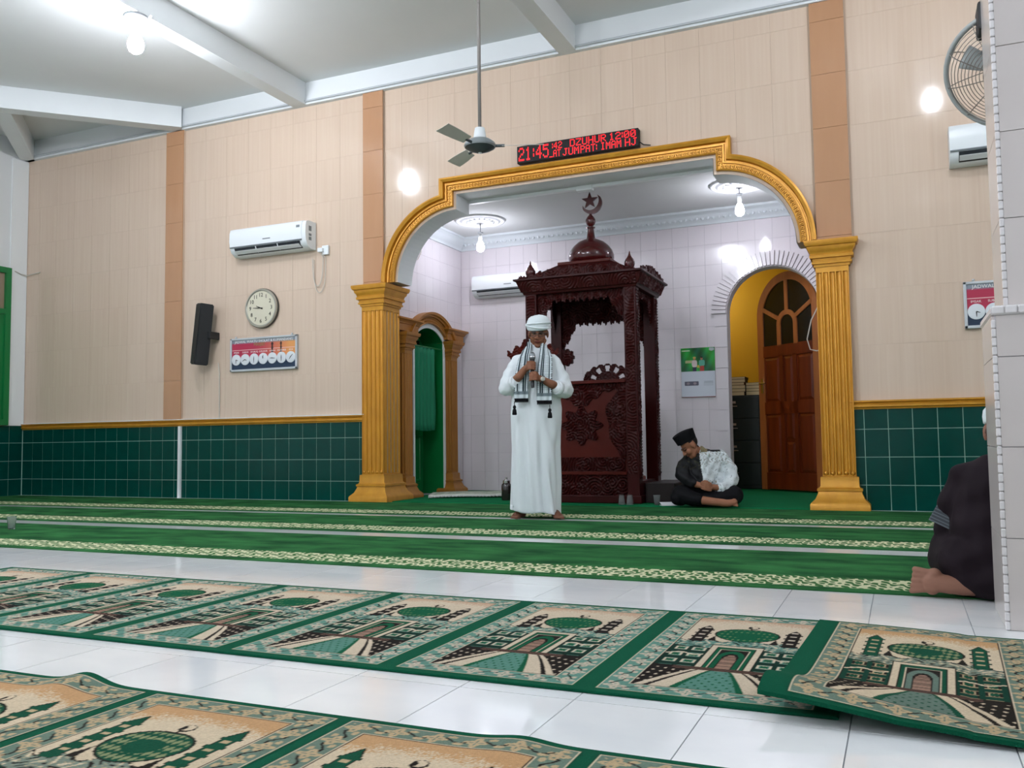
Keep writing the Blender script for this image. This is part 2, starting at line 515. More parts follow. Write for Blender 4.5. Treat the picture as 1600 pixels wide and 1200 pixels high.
# ------------------------------------------------------------------ niche (mihrab) behind the arch
NXL, NXR, NYB, NZ = -5.43, -0.57, 10.65, 3.42
DCX, DR, DSP = -1.335, 0.525, 2.15      # arched doorway in the niche's rear wall
def door_h(x):
    d = abs(x - DCX)
    return -1.0 if d >= DR else DSP + math.sqrt(DR * DR - d * d)
mb = MB()
mb.box(NXL - 0.5, NYB + 0.008, 0, DCX - DR, 10.80, NZ + 0.1).box(DCX + DR, NYB + 0.008, 0, 0.6, 10.80, NZ + 0.1)
xs = [DCX - DR + 2 * DR * (0.5 - 0.5 * math.cos(PI * k / 40)) for k in range(41)]
mb.prism([(x, max(DSP, door_h(x))) for x in xs] + [(DCX + DR, NZ + 0.1), (DCX - DR, NZ + 0.1)], NYB + 0.008, 10.80)
wall_nb = structure(mb.build('wall_alcove_back', 'grout_white'), 'white glossy tiled rear wall of the niche with an arched doorway')
tile_field(wall_nb, 'white_tile', 'white_tile', steps(NXL, NXR, 0.1995, -2.905), steps(0, 3.30, 0.25, 0.01), hfun=door_h,
           crit=(DCX - DR, DCX + DR), gap=0.003, thick=0.004, at=NYB + 0.008)
# voussoirs of the doorway
mbv = None
NV = 40
for k in range(NV):
    a0, a1 = PI - PI * k / NV, PI - PI * (k + 1) / NV
    g = 0.0105
    pts = [(DCX + r * math.cos(a), DSP + r * math.sin(a)) for r, a in ((DR + 0.012, a0 - g), (DR + 0.185, a0 - g), (DR + 0.185, a1 + g), (DR + 0.012, a1 + g))]
    MB().prism(pts, NYB - 0.048, NYB + 0.01).build('arch_brick', 'white_tile', wall_nb)
mb = MB()
arc_o = [(DCX + (DR + 0.18) * math.cos(PI - PI * k / 40), DSP + (DR + 0.18) * math.sin(PI - PI * k / 40)) for k in range(41)]
arc_i = [(DCX + (DR + 0.004) * math.cos(PI * k / 40), DSP + (DR + 0.004) * math.sin(PI * k / 40)) for k in range(41)]
mb.prism(arc_o + arc_i, NYB - 0.012, NYB + 0.004)
mb.build('arch_backing', 'white_tile', wall_nb)
mb = MB()
n = 48
pin = [(DCX + (DR - 0.003) * math.cos(PI - PI * k / n), DSP + (DR - 0.003) * math.sin(PI - PI * k / n)) for k in range(n + 1)]
pin = [(DCX - DR + 0.003, 0.0)] + pin + [(DCX + DR - 0.003, 0.0)]
mb.add([(x, NYB - 0.012, z) for x, z in pin] + [(x, 10.81, z) for x, z in pin], [(i, i + 1, i + 1 + len(pin), i + len(pin)) for i in range(len(pin) - 1)])
mb.build('doorway_lining', 'plaster', wall_nb)
# tiled flat strip down the sides of the doorway
for sx in (-1, 1):
    xa, xb = sorted((DCX + sx * (DR + 0.004), DCX + sx * (DR + 0.15)))
    for z0 in [0.0 + 0.25 * k for k in range(9)]:
        z1 = min(z0 + 0.246, DSP - 0.003)
        if z1 > z0 + 0.02: MB().box(xa, NYB - 0.018, z0 + 0.002, xb, NYB + 0.004, z1).build('jamb_tile', 'white_tile', wall_nb)

# left wall of the niche with the green doorway
GCY, GH, GSP, GRISE = 9.73, 0.37, 1.95, 0.15
GR = (GH ** 2 + GRISE ** 2) / (2 * GRISE)
GCZ = GSP + GRISE - GR
def gd_h(y):
    d = abs(y - GCY)
    return -1.0 if d >= GH else GCZ + math.sqrt(GR * GR - d * d)
mb = MB()
mb.box(NXL - 0.17, 8.85, 0, NXL - 0.003, GCY - GH, NZ + 0.1).box(NXL - 0.17, GCY + GH, 0, NXL - 0.003, NYB + 0.02, NZ + 0.1)
ys = [GCY - GH + 2 * GH * k / 30 for k in range(31)]
mb.prism([(y, max(GSP, gd_h(y))) for y in ys] + [(GCY + GH, NZ + 0.1), (GCY - GH, NZ + 0.1)], NXL - 0.17, NXL - 0.003, 'x')
wall_nl = structure(mb.build('wall_alcove_left', 'grout_white'), 'white tiled side wall of the niche with a green arched doorway')
tile_field(wall_nl, 'white_tile', 'white_tile', steps(8.85, NYB, 0.1995, NYB), steps(0, 3.30, 0.25, 0.01), hfun=gd_h,
           crit=(GCY - GH, GCY + GH), gap=0.0015, thick=0.003, place='x', at=NXL - 0.003)
# green reveal and door leaf
mb = MB()
pts = [(GCY - GH + 0.002, 0.0)] + [(y, max(GSP, gd_h(y)) - 0.003) for y in ys] + [(GCY + GH - 0.002, 0.0)]
n = len(pts)
mb.add([(NXL + 0.0, y, z) for y, z in pts] + [(NXL - 0.32, y, z) for y, z in pts], [(i, i + 1, i + 1 + n, i + n) for i in range(n - 1)])
mb.build('doorway_lining', 'green_paint', wall_nl)
d1 = MB()
d1.prism([(GCY - GH - 0.05, 0.0), (GCY + GH + 0.05, 0.0), (GCY + GH + 0.05, 2.3), (GCY - GH - 0.05, 2.3)], NXL - 0.36, NXL - 0.30, 'x')
door1 = structure(d1.build('door_1', 'green_paint'), 'green painted panelled door inside the small gilded doorway')
mat('dark_glass', '101512', 0.15)
for y0, y1, z0, z1 in ((GCY - 0.30, GCY - 0.04, 0.15, 0.75), (GCY + 0.04, GCY + 0.30, 0.15, 0.75), (GCY - 0.30, GCY - 0.04, 0.85, 1.6), (GCY + 0.04, GCY + 0.30, 0.85, 1.6)):
    MB().rings([[(NXL - 0.30 + d, y0 + o, z0 + o), (NXL - 0.30 + d, y1 - o, z0 + o), (NXL - 0.30 + d, y1 - o, z1 - o), (NXL - 0.30 + d, y0 + o, z1 - o)] for o, d in ((0, 0), (0.01, 0.016), (0.03, 0.016), (0.04, 0.004))]).build('door_panel', 'green_paint', door1)
MB().box(NXL - 0.305, GCY - 0.28, 1.75, NXL - 0.292, GCY - 0.04, 1.98).build('pane', 'dark_glass', door1)
MB().box(NXL - 0.305, GCY + 0.04, 1.75, NXL - 0.292, GCY + 0.28, 1.98).build('pane', 'dark_glass', door1)
# white rim round the green doorway
mb = MB()
def gd_line(o):
    R = GR + o; h = GH + o * 0.75
    t0 = math.acos(min(1, h / R))
    return [(GCY - h, 0.0)] + [(GCY + R * math.cos(PI - t0 - (PI - 2 * t0) * k / 24), GCZ + R * math.sin(PI - t0 - (PI - 2 * t0) * k / 24)) for k in range(25)] + [(GCY + h, 0.0)]
a, b = gd_line(0.0), gd_line(0.055)
n = len(a)
mb.add([(NXL + 0.012, y, z) for y, z in a] + [(NXL + 0.012, y, z) for y, z in b] + [(NXL - 0.01, y, z) for y, z in a],
       [(i, i + 1, i + 1 + n, i + n) for i in range(n - 1)] + [(i, i + 1, i + 1 + 2 * n, i + 2 * n) for i in range(n - 1)])
mb.build('doorway_rim', 'white_trim', wall_nl)

structure(MB().box(NXR, 8.85, 0, NXR + 0.15, NYB, NZ + 0.1).build('wall_alcove_right', 'white_tile'), 'white tiled right wall of the niche')
ceil2 = structure(MB().box(NXL - 0.3, 8.85, NZ, NXR + 0.3, NYB + 0.05, NZ + 0.1).build('ceiling_alcove', 'ceiling_paint'), 'smooth pale ceiling of the niche')
# plaster cornice with a leaf relief
prof = [(0.0, 3.255), (0.02, 3.255), (0.025, 3.275), (0.045, 3.29), (0.085, 3.35), (0.105, 3.385), (0.125, 3.395), (0.13, NZ), (0.0, NZ)]
mat('cornice_plaster', 'dde4e8', 0.6)
cor = MB()
path = [(NXL, 8.86), (NXL, NYB), (NXR, NYB), (NXR, 8.86)]
for d, z in prof: pass
rings = []
for (px, py), (nx_, ny_) in zip(path, [(1, 0), (1, -1), (-1, -1), (-1, 0)]):
    rings.append([(px + nx_ * d, py + ny_ * d, z) for d, z in prof])
cor.rings(rings, closed=True)
cornice = structure(cor.build('trim_13', 'cornice_plaster', angle=50), 'white plaster cornice with small leaf relief round the niche ceiling')
lf = MB()
for k in range(70):
    x = NXL + 0.1 + k * 0.067
    if x > NXR - 0.1: break
    lf.sphere((x, NYB - 0.070, 3.322), (0.020, 0.007, 0.024), 6, 4, Matrix.Rotation(0.5 if k % 2 else -0.5, 3, 'Y'))
tag(lf.build('leaf_relief', 'cornice_plaster', cornice, smooth=True), kind='stuff')
# thin wire duct behind the arch head
dct = MB().box(AX - 1.6, 8.875, 3.365, AX + 1.6, 8.925, NZ)
structure(dct.build('trim_14', 'white_trim'), 'slim white wire duct on the niche ceiling behind the arch')
MB().bbox(AX - 0.12, 8.865, 3.345, AX + 0.06, 8.94, 3.418, 0.006).build('junction_cover', 'white_trim', bpy.data.objects['trim_14'])

# yellow room behind the arched doorway
room = MB()
room.box(-3.2, 13.0, 0, 0.6, 13.1, 3.2).box(-3.3, 10.80, 0, -3.2, 13.1, 3.2).box(0.6, 10.65, 0, 0.7, 13.1, 3.2)
room.box(-3.2, 10.802, 2.9, -1.9, 10.82, 3.0)
structure(room.build('wall_yellow', 'yellow_paint'), 'yellow painted room behind the arched doorway')
structure(MB().box(-3.3, 10.80, 3.1, 0.7, 13.1, 3.2).build('ceiling_yellow', 'ceiling_paint'), 'ceiling of the yellow side room')
# ================================================================== gilded architecture
def fluted_ring(x0, x1, y0, y1, nf, ns, gr):
    """closed outline of a pier cut by half-round flutes: nf per front/back face, ns per side"""
    def face(a, b, n):
        L = (b - a).length; t = (b - a) / L; nrm = Vector((t.y, -t.x))
        pitch = L / n; pts = [a]
        for k in range(n):
            c = a + t * (pitch * (k + 0.5)); r = pitch * gr
            for j in range(7):
                th = PI * j / 6
                pts.append(c - t * (r * math.cos(th)) - nrm * (r * 0.95 * math.sin(th)))
        return pts
    P = [Vector((x0, y0)), Vector((x1, y0)), Vector((x1, y1)), Vector((x0, y1))]
    out = []
    for i, n in ((0, nf), (1, ns), (2, nf), (3, ns)):
        out += face(P[i], P[(i + 1) % 4], n)
    return out

def column(name, label, x0, x1, y0, y1, top, m, nf=5, ns=5, base=None, cap=None, o=1.0):
    c = ((x0 + x1) / 2, (y0 + y1) / 2, 0.0)
    t = thing(name, label, 'column', (c[0], c[1], 0.0))
    x0 -= c[0]; x1 -= c[0]; y0 -= c[1]; y1 -= c[1]
    b1 = 0.30 * o; c0 = top - 0.24 * o
    ring = fluted_ring(x0, x1, y0, y1, nf, ns, 0.39)
    z0, z1 = b1 + 0.02, c0 - 0.05 * o
    inner = [(x0 + 0.012, y0 + 0.012), (x1 - 0.012, y0 + 0.012), (x1 - 0.012, y1 - 0.012), (x0 + 0.012, y1 - 0.012)]
    mb = MB().rings([[(p.x, p.y, z) for p in ring] for z in (z0, z1)])
    mb.box(x0, y0, b1 - 0.05, x1, y1, z0).box(x0, y0, z1, x1, y1, c0 + 0.02)
    mb.build('shaft', m, t)
    # rounded flute heads on the front face
    fh = MB(); L = x1 - x0; pitch = L / nf
    for k in range(nf):
        cx = x0 + pitch * (k + 0.5)
        fh.sphere((cx, y0 - 0.001, z0 + 0.012), (pitch * 0.30, 0.012, 0.02), 8, 6)
    fh.build('flute_stop', m, t, smooth=True)
    bs = [(0.11, 0.0), (0.11, 0.055), (0.10, 0.07), (0.085, 0.085), (0.065, 0.105), (0.045, 0.15), (0.04, 0.17), (0.05, 0.175), (0.05, 0.195), (0.03, 0.205), (0.022, 0.22), (0.02, 0.30), (0.0, 0.305)]
    MB().rect_rings(x0, x1, y0, y1, [(q * o, z * o) for q, z in bs]).build('base', m, t, angle=35)
    cs = [(0.0, 0.0), (0.012, 0.0), (0.014, 0.022), (0.03, 0.026), (0.032, 0.046), (0.022, 0.05), (0.026, 0.075), (0.045, 0.08), (0.048, 0.105), (0.038, 0.112), (0.045, 0.14), (0.062, 0.16), (0.066, 0.185), (0.078, 0.19), (0.09, 0.215), (0.09, 0.24), (0.0, 0.24)]
    MB().rect_rings(x0, x1, y0, y1, [(q * o, c0 + z * o) for q, z in cs]).build('capital', m, t, angle=35)
    return t

column('fluted_column', 'ochre gold fluted column left of the wide arch', -5.615, -5.33, 8.50, 8.86, 2.46, 'gold')
column('fluted_column', 'ochre gold fluted column right of the wide arch', -0.67, -0.385, 8.50, 8.86, 2.46, 'gold')

# big arch moulding
arch = thing('arch_moulding', 'ochre gold stepped arch moulding with a key pattern over the niche', 'moulding', (AX, YW, ARCZ))
def sweep_outline(prof, outline, yface, mb, off=(0, 0)):
    lines = [outline(o) for o, d in prof]
    n = len(lines[0])
    rings = [[(lines[j][i][0], yface - prof[j][1], lines[j][i][1]) for j in range(len(prof))] for i in range(n)]
    mb.rings([[(x - AX, y - YW, z - ARCZ) for x, y, z in r] for r in rings], closed=True, cap=True)
sec = {'inner_bead': [(0.030, -0.004), (0.030, 0.030), (0.036, 0.036), (0.044, 0.034), (0.044, -0.004)],
       'key_band': [(0.043, -0.004), (0.043, 0.015), (0.100, 0.015), (0.100, -0.004)],
       'outer_lip': [(0.099, -0.004), (0.099, 0.036), (0.112, 0.038), (0.114, 0.022), (0.126, 0.024), (0.134, 0.060), (0.160, 0.076), (0.178, 0.070), (0.178, -0.004)]}
for nm, pf in sec.items():
    mb = MB(); sweep_outline(pf, arch_outline, YW, mb)
    mb.build(nm, 'gold', arch, angle=40)
# interlocking keys on the band (too small to pick apart)
line = arch_outline(0.072, 40)
pts = [Vector((x, 0, z)) for x, z in line]
keys = MB(); acc = 0.0; pitch = 0.036; nextd = 0.02
for a, b in zip(pts[:-1], pts[1:]):
    L = (b - a).length
    if L < 1e-6: continue
    t = (b - a) / L; nn = Vector((-t.z, 0, t.x))
    while nextd < acc + L:
        c = a + t * (nextd - acc)
        for (u0, u1, v0, v1) in ((-0.013, -0.004, -0.022, 0.012), (-0.004, 0.012, 0.004, 0.012), (0.004, 0.012, -0.012, 0.004), (-0.004, 0.013, -0.024, -0.016)):
            v = []
            for yy in (YW - 0.014, YW - 0.032):
                for (u, w) in ((u0, v0), (u1, v0), (u1, v1), (u0, v1)):
                    q = c + t * u + nn * w
                    v.append((q.x - AX, yy - YW, q.z - ARCZ))
            keys.add(v, [(4, 5, 6, 7), (0, 1, 5, 4), (1, 2, 6, 5), (2, 3, 7, 6), (3, 0, 4, 7)])
        nextd += pitch
    acc += L
tag(keys.build('key_pattern', 'gold', arch), kind='stuff')

# small gilded doorway on the left wall of the niche
column('small_fluted_column', 'small dull gold fluted column beside the green doorway, nearer the hall', NXL - 0.002, NXL + 0.085, 9.00, 9.175, 1.97, 'gold_dull', nf=2, ns=4, o=0.85)
column('small_fluted_column', 'small dull gold fluted column beside the green doorway, in the niche corner', NXL - 0.002, NXL + 0.085, 10.175, 10.345, 1.97, 'gold_dull', nf=2, ns=4, o=0.85)
dt = thing('doorway_moulding', 'dull gold arched moulding over the green doorway', 'moulding', (NXL, GCY, 1.97))
def gd_arc(o, n=26):
    R = GR + o
    zc = 1.99 - GCZ
    t0 = math.asin(min(1, zc / R))
    return [(GCY + R * math.cos(PI - t0 - (PI - 2 * t0) * k / n), GCZ + R * math.sin(PI - t0 - (PI - 2 * t0) * k / n)) for k in range(n + 1)]
pf = [(0.055, 0.0), (0.055, 0.05), (0.07, 0.055), (0.075, 0.045), (0.135, 0.045), (0.14, 0.065), (0.155, 0.07), (0.165, 0.095), (0.195, 0.105), (0.195, 0.0)]
ln = [gd_arc(o) for o, d in pf]
MB().rings([[(pf[j][1], ln[j][i][0] - GCY, ln[j][i][1] - 1.97) for j in range(len(pf))] for i in range(len(ln[0]))]).build('arch_ring', 'gold_dull', dt, angle=40)
for s in (-1, 1):
    ya, yb = sorted((GCY + s * 0.43, GCY + s * 0.78))
    prof = [(0.0, 0.02), (0.05, 0.02), (0.052, 0.10), (0.065, 0.105), (0.07, 0.12), (0.095, 0.145), (0.105, 0.15), (0.105, 0.17), (0.0, 0.17)]
    MB().rect_rings(0, 0.02, ya - GCY, yb - GCY, [(q, z) for q, z in prof]).build('entablature', 'gold_dull', dt, angle=35)
kd = MB()
mid = gd_arc(0.105, 60)
for i in range(0, 60):
    y, z = mid[i]
    a = math.atan2(z - GCZ, y - GCY)
    for rr, th in ((-0.02, 0.0), (0.012, 0.008)):
        cy, cz = y + math.cos(a) * rr, z + math.sin(a) * rr
        kd.box(0.04, cy - 0.004 - GCY, cz - 0.010 - 1.97, 0.054, cy + 0.004 - GCY, cz + 0.010 - 1.97)
for s in (-1, 1):
    for k in range(12):
        y = s * (0.45 + k * 0.029)
        kd.box(0.045, y - 0.005, 0.035, 0.072, y + 0.005, 0.058); kd.box(0.045, y - 0.005, 0.066, 0.072, y + 0.005, 0.09)
tag(kd.build('key_pattern', 'gold_dull', dt), kind='stuff')

# green curtain in that doorway
mat('curtain_cloth', '0a7f58', 0.75, var=0.4, vscale=(3, 30, 2), color2='066a48')
cur = thing('curtain', 'plain green curtain hanging in the small doorway', 'curtain', (NXL - 0.022, GCY - 0.05, 0.82))
n = 60; rings = []
for zi in range(13):
    z = 1.03 * zi / 12
    rings.append([(0.016 * math.sin(k * 0.62 + 0.5 * math.sin(zi * 0.5)) * (1.1 - 0.5 * z), -0.30 + 0.56 * k / n, z - 0.02 * math.sin(k / n * 3) * (1 - z)) for k in range(n + 1)])
mb = MB(); mb.rings(rings, closed=False, cap=False); cl = mb.build('cloth', 'curtain_cloth', cur, smooth=True)
md = cl.modifiers.new('thickness', 'SOLIDIFY'); md.thickness = 0.004
MB().tube([(0, -0.318, 1.04), (0, 0.415, 1.04)], 0.009, 8).build('rod', 'green_paint', cur)

# ================================================================== lamps
mat('bulb_glow', 'ffffff', 0.4, emit='f1f5ff', estr=BULB_POWER)
mat('bulb_glow_small', 'ffffff', 0.4, emit='f1f2ff', estr=ALCOVE_POWER)
mat('lamp_white', 'e8eaea', 0.4)
mat('lamp_grey', '8b8f92', 0.5)
bulb_prof = [(0.0135, 0.05), (0.014, 0.03), (0.022, 0.015), (0.036, -0.015), (0.044, -0.045), (0.043, -0.065), (0.034, -0.085), (0.018, -0.097), (0.003, -0.1)]
def hall_lamp(x, y, label, s=1.7):
    t = thing('hanging_bulb', label, 'lamp', (x, y, ZTOP))
    MB().lathe([(0.001, 0.0), (0.11, 0.0), (0.115, -0.012), (0.10, -0.03), (0.03, -0.045), (0.001, -0.045)], n=20, cap=False).build('ceiling_plate', 'lamp_grey', t, smooth=True)
    MB().lathe([(0.018, -0.04), (0.022, -0.05), (0.022, -0.10), (0.016, -0.105)], n=14).build('socket', 'lamp_white', t, smooth=True)
    MB().tube([(0.04, 0.02, -0.02), (0.10, 0.05, -0.03), (0.13, 0.06, 0.01)], 0.012, 6).build('wire', 'lamp_white', t)
    MB().lathe([(r * s, z * s - 0.19) for r, z in bulb_prof], n=16, cap=True).build('bulb', 'bulb_glow', t, smooth=True)
    return t
hall_lamp(-6.50, 6.02, 'bright bare bulb under the ceiling beam at upper left')
hall_lamp(0.46, 6.10, 'bright bare bulb under the beam right of the arch, mirrored in the wall tiles', 1.2)
for x, y, w_ in ((-6.5, -1.5, 'rear left of the hall'), (-3.06, 0.6, 'centre of the hall'), (-3.06, 3.2, 'bare floor before the carpets'), (-6.5, 1.2, 'left half of the rug rows'), (-3.06, -3.6, 'rear middle of the hall'), (3.82, 2.5, 'far right side of the hall')):  # bulbs outside the view, added to brighten the floor and hall
    hall_lamp(x, y, 'unseen added fill bulb under the beam over the ' + w_)

def rosette(x, y, label, blabel, drop):
    t = thing('ceiling_rosette', label, 'rosette', (x, y, NZ))
    MB().lathe([(0.001, -0.02), (0.05, -0.045), (0.09, -0.035), (0.13, -0.028), (0.20, -0.02), (0.215, -0.03), (0.235, -0.03), (0.245, -0.015), (0.275, -0.012), (0.285, -0.022), (0.31, -0.018), (0.32, 0.0)], n=40, cap=False).build('disc', 'rosette_plaster', t, smooth=True)
    pt = MB()
    for k in range(16):
        a = 2 * PI * k / 16
        pt.sphere((0.14 * math.cos(a), 0.14 * math.sin(a), -0.027), (0.045, 0.018, 0.012), 8, 5, Matrix.Rotation(a, 3, 'Z'))
    pt.build('petal_relief', 'rosette_plaster', t, smooth=True)
    b = thing('pendant_bulb', blabel, 'lamp', (x, y, NZ - 0.045))
    MB().tube([(0, 0, 0.0), (0, 0, -drop)], 0.006, 8).build('stem', 'lamp_grey', b)
    MB().lathe([(0.035, -drop + 0.01), (0.036, -drop), (0.01, -drop - 0.005)], n=14).build('cup', 'lamp_grey', b, smooth=True)
    MB().lathe([(0.02, -drop), (0.024, -drop - 0.02), (0.024, -drop - 0.07), (0.02, -drop - 0.075)], n=14).build('socket', 'lamp_white', b, smooth=True)
    s = 1.15
    MB().lathe([(r * s, z * s - drop - 0.12) for r, z in bulb_prof], n=16, cap=True).build('bulb', 'bulb_glow_small', b, smooth=True)
yb = thing('pendant_bulb', 'unseen bare bulb added to light the yellow side room', 'lamp', (-2.75, 12.2, 3.1))  # hidden behind the niche wall, added to brighten the yellow room
MB().tube([(0, 0, 0), (0, 0, -0.16)], 0.006, 6).build('stem', 'lamp_grey', yb)
MB().lathe([(0.02, -0.15), (0.024, -0.16), (0.024, -0.21), (0.02, -0.215)], n=14).build('socket', 'lamp_white', yb, smooth=True)
mat('bulb_glow_room', 'ffffff', 0.4, emit='fff6e8', estr=170)
MB().lathe([(r, z - 0.26) for r, z in bulb_prof], n=16).build('bulb', 'bulb_glow_room', yb, smooth=True)
rosette(-4.72, 9.80, 'round plaster ceiling rosette at the left of the niche', 'bare bulb hanging from the left ceiling rosette of the niche', 0.12)
rosette(-1.52, 9.66, 'round plaster ceiling rosette at the right of the niche', 'bare bulb hanging from the right ceiling rosette of the niche', 0.07)

# ================================================================== wooden door leaf, cabinet, books
mat('door_wood', '772e0e', 0.32, spec=0.4, var=0.85, vscale=(16, 16, 1.2), color2='4a1806', coat=0.2)
mat('door_wood_pale', 'b06a35', 0.38, spec=0.5, var=0.7, vscale=(16, 16, 1.5), color2='8a4a20', coat=0.2)
mat('chrome', 'c8c8c8', 0.2, metal=1.0)
HX, HY = -0.83, 10.80
a = math.atan2(11.45 - 10.80, -1.6 + 0.83)
leaf = thing('door_2', None, None, (HX, HY, 0.0), a)     # local +x runs from hinge to the free edge
structure(leaf, 'tall arched varnished wooden door standing open')
W = 1.03; HS = 2.17; RR = W / 2
def leaf_outline(ins, z0):
    r = RR - ins
    return [(ins, z0)] + [(W / 2 - r * math.cos(PI * k / 30), HS + r * math.sin(PI * k / 30)) for k in range(31)] + [(W - ins, z0)]
TH = 0.02
# frame of the leaf: outer rim ring, built as stiles + arched head
ins = 0.10
out, inn = leaf_outline(0.0, 0.02), leaf_outline(ins, 0.02)
n = len(out)
mb = MB()
for y in (-TH, TH): mb.add([(x, y, z) for x, z in out] + [(x, y, z) for x, z in inn], [(i, i + 1, i + 1 + n, i + n) for i in range(n - 1)])
k0 = len(mb.v)
mb.add([(x, -TH, z) for x, z in out] + [(x, TH, z) for x, z in out], [(i, i + 1, i + 1 + n, i + n) for i in range(n - 1)])
mb.add([(x, -TH, z) for x, z in inn] + [(x, TH, z) for x, z in inn], [(i, i + 1, i + 1 + n, i + n) for i in range(n - 1)])
mb.build('stile', 'door_wood_pale', leaf)
for z0, z1 in ((0.03, 0.23), (0.95, 1.10), (1.66, 1.80)):
    MB().box(ins - 0.005, -TH, z0, W - ins + 0.005, TH, z1).build('rail', 'door_wood', leaf)
for xa in (0.37, 0.60):
    MB().box(xa, -TH, 0.2, xa + 0.06, TH, 1.7).build('mullion', 'door_wood', leaf)
for i, (xa, xb) in enumerate(((0.095, 0.375), (0.425, 0.605), (0.655, 0.935))):
    for (z0, z1) in (((0.22, 0.96), (1.09, 1.67)) if i != 1 else ((0.22, 0.625), (0.62, 1.67))):
        rings = [[(xa + o, -d, z0 + o), (xb - o, -d, z0 + o), (xb - o, -d, z1 - o), (xa + o, -d, z1 - o)] for o, d in ((0, 0.004), (0.015, 0.002), (0.05, 0.016), (0.051, 0.016))]
        rings2 = [[(x, -y, z) for x, y, z in r] for r in rings]
        m_ = MB(); m_.rings(rings, cap=True); m_.rings(rings2, cap=True)
        m_.build('door_panel', 'door_wood', leaf)
# fanlight: small inner arch, spokes, dark glass
gl = leaf_outline(ins - 0.004, 1.79)
MB().prism(gl, -0.004, 0.004).build('pane', 'dark_glass', leaf)
def ring_arc(cx, cz, r0, r1, zb):
    o_ = [(cx - r1, zb)] + [(cx - r1 * math.cos(PI * k / 16), cz + r1 * math.sin(PI * k / 16)) for k in range(17)] + [(cx + r1, zb)]
    i_ = [(cx - r0, zb)] + [(cx - r0 * math.cos(PI * k / 16), cz + r0 * math.sin(PI * k / 16)) for k in range(17)] + [(cx + r0, zb)]
    m_ = MB(); q = len(o_)
    for y in (-TH, TH): m_.add([(x, y, z) for x, z in o_] + [(x, y, z) for x, z in i_], [(i, i + 1, i + 1 + q, i + q) for i in range(q - 1)])
    for L_ in (o_, i_): m_.add([(x, -TH, z) for x, z in L_] + [(x, TH, z) for x, z in L_], [(i, i + 1, i + 1 + q, i + q) for i in range(q - 1)])
    return m_
ring_arc(W / 2, 2.05, 0.11, 0.17, 1.79).build('fanlight_arch', 'door_wood_pale', leaf)
for ang in (90, 28, 152):
    t = math.radians(ang); d = Vector((math.cos(t), 0, math.sin(t))); nn = Vector((-d.z, 0, d.x)) * 0.025
    c = Vector((W / 2, 0, 2.05)); p0 = c + d * 0.165; p1 = c + d * (0.545 if ang == 90 else 0.475)
    MB().prism([((p0 + nn).x, (p0 + nn).z), ((p1 + nn).x, (p1 + nn).z), ((p1 - nn).x, (p1 - nn).z), ((p0 - nn).x, (p0 - nn).z)], -TH, TH).build('fanlight_spoke', 'door_wood_pale', leaf)
hd = MB(); hd.box(W - 0.085, -TH - 0.008, 1.22, W - 0.045, -TH, 1.40); hd.tube([(W - 0.065, -TH - 0.008, 1.34), (W - 0.065, -TH - 0.05, 1.34), (W - 0.17, -TH - 0.055, 1.34)], 0.009, 8)
hd.box(W - 0.085, TH, 1.22, W - 0.045, TH + 0.008, 1.40); hd.tube([(W - 0.065, TH + 0.008, 1.34), (W - 0.065, TH + 0.05, 1.34), (W - 0.17, TH + 0.055, 1.34)], 0.009, 8)
hd.build('handle', 'chrome', leaf)

mat('cabinet_green', '1a2420', 0.45, spec=0.3, var=0.3, vscale=(6, 6, 6), color2='141c18')
cab = thing('filing_cabinet', 'dark green four drawer filing cabinet behind the arched doorway', 'cabinet', (-1.98, 11.95, 0.012))
MB().bbox(-0.34, -0.34, 0.0, 0.34, 0.34, 1.20, 0.006).build('body', 'cabinet_green', cab)
for k in range(4):
    z = 0.05 + k * 0.285
    d = MB().bbox(-0.32, -0.356, z, 0.32, -0.336, z + 0.27, 0.005).build('drawer', 'cabinet_green', cab)
    hm = MB(); hm.box(-0.05, -0.372, z + 0.15, 0.05, -0.356, z + 0.16); hm.box(-0.03, -0.36, z + 0.19, 0.03, -0.3555, z + 0.22)
    hm.build('handle', 'chrome', d)
mat('book_page', 'd8cba4', 0.9, var=0.5, vscale=(2, 2, 120), color2='b5a57c')
covers = [('cover_brown', '4a3320'), ('cover_dark', '2c2620'), ('cover_green', '3c4a34'), ('cover_maroon', '5a2a24')]
for nm, c in covers: mat(nm, c, 0.6)
def book(x, y, z, w, d, h, rz, cm, label):
    t = thing('book', label, 'book', (x, y, z), rz, 'books stacked on the filing cabinet')
    MB().box(-w / 2 + 0.004, -d / 2 + 0.003, 0.003, w / 2 - 0.004, d / 2 - 0.003, h - 0.003).build('pages', 'book_page', t)
    c = MB(); c.box(-w / 2, -d / 2, 0, w / 2, d / 2, 0.003); c.box(-w / 2, -d / 2, h - 0.003, w / 2, d / 2, h); c.box(w / 2 - 0.004, -d / 2, 0, w / 2, d / 2, h)
    c.build('cover', cm, t)
zz = 1.212
ordn = ['bottom', 'second', 'third', 'fourth', 'fifth', 'top']
for k in range(6):
    h = [0.05, 0.04, 0.045, 0.036, 0.042, 0.03][k]
    book(-1.94 + 0.004 * ((k * 7) % 3), 11.79, zz, 0.20, 0.27, h, 0.03 * ((k * 5) % 3 - 1), covers[k % 4][0], '%s book of the taller stack on the filing cabinet' % ordn[k]); zz += h
zz = 1.212
for k in range(4):
    h = [0.05, 0.036, 0.04, 0.038][k]
    book(-1.725, 11.78, zz, 0.19, 0.26, h, 0.04 * ((k * 3) % 3 - 1), covers[(k + 1) % 4][0], '%s book of the lower stack on the filing cabinet' % (ordn[k] if k < 3 else 'top')); zz += h

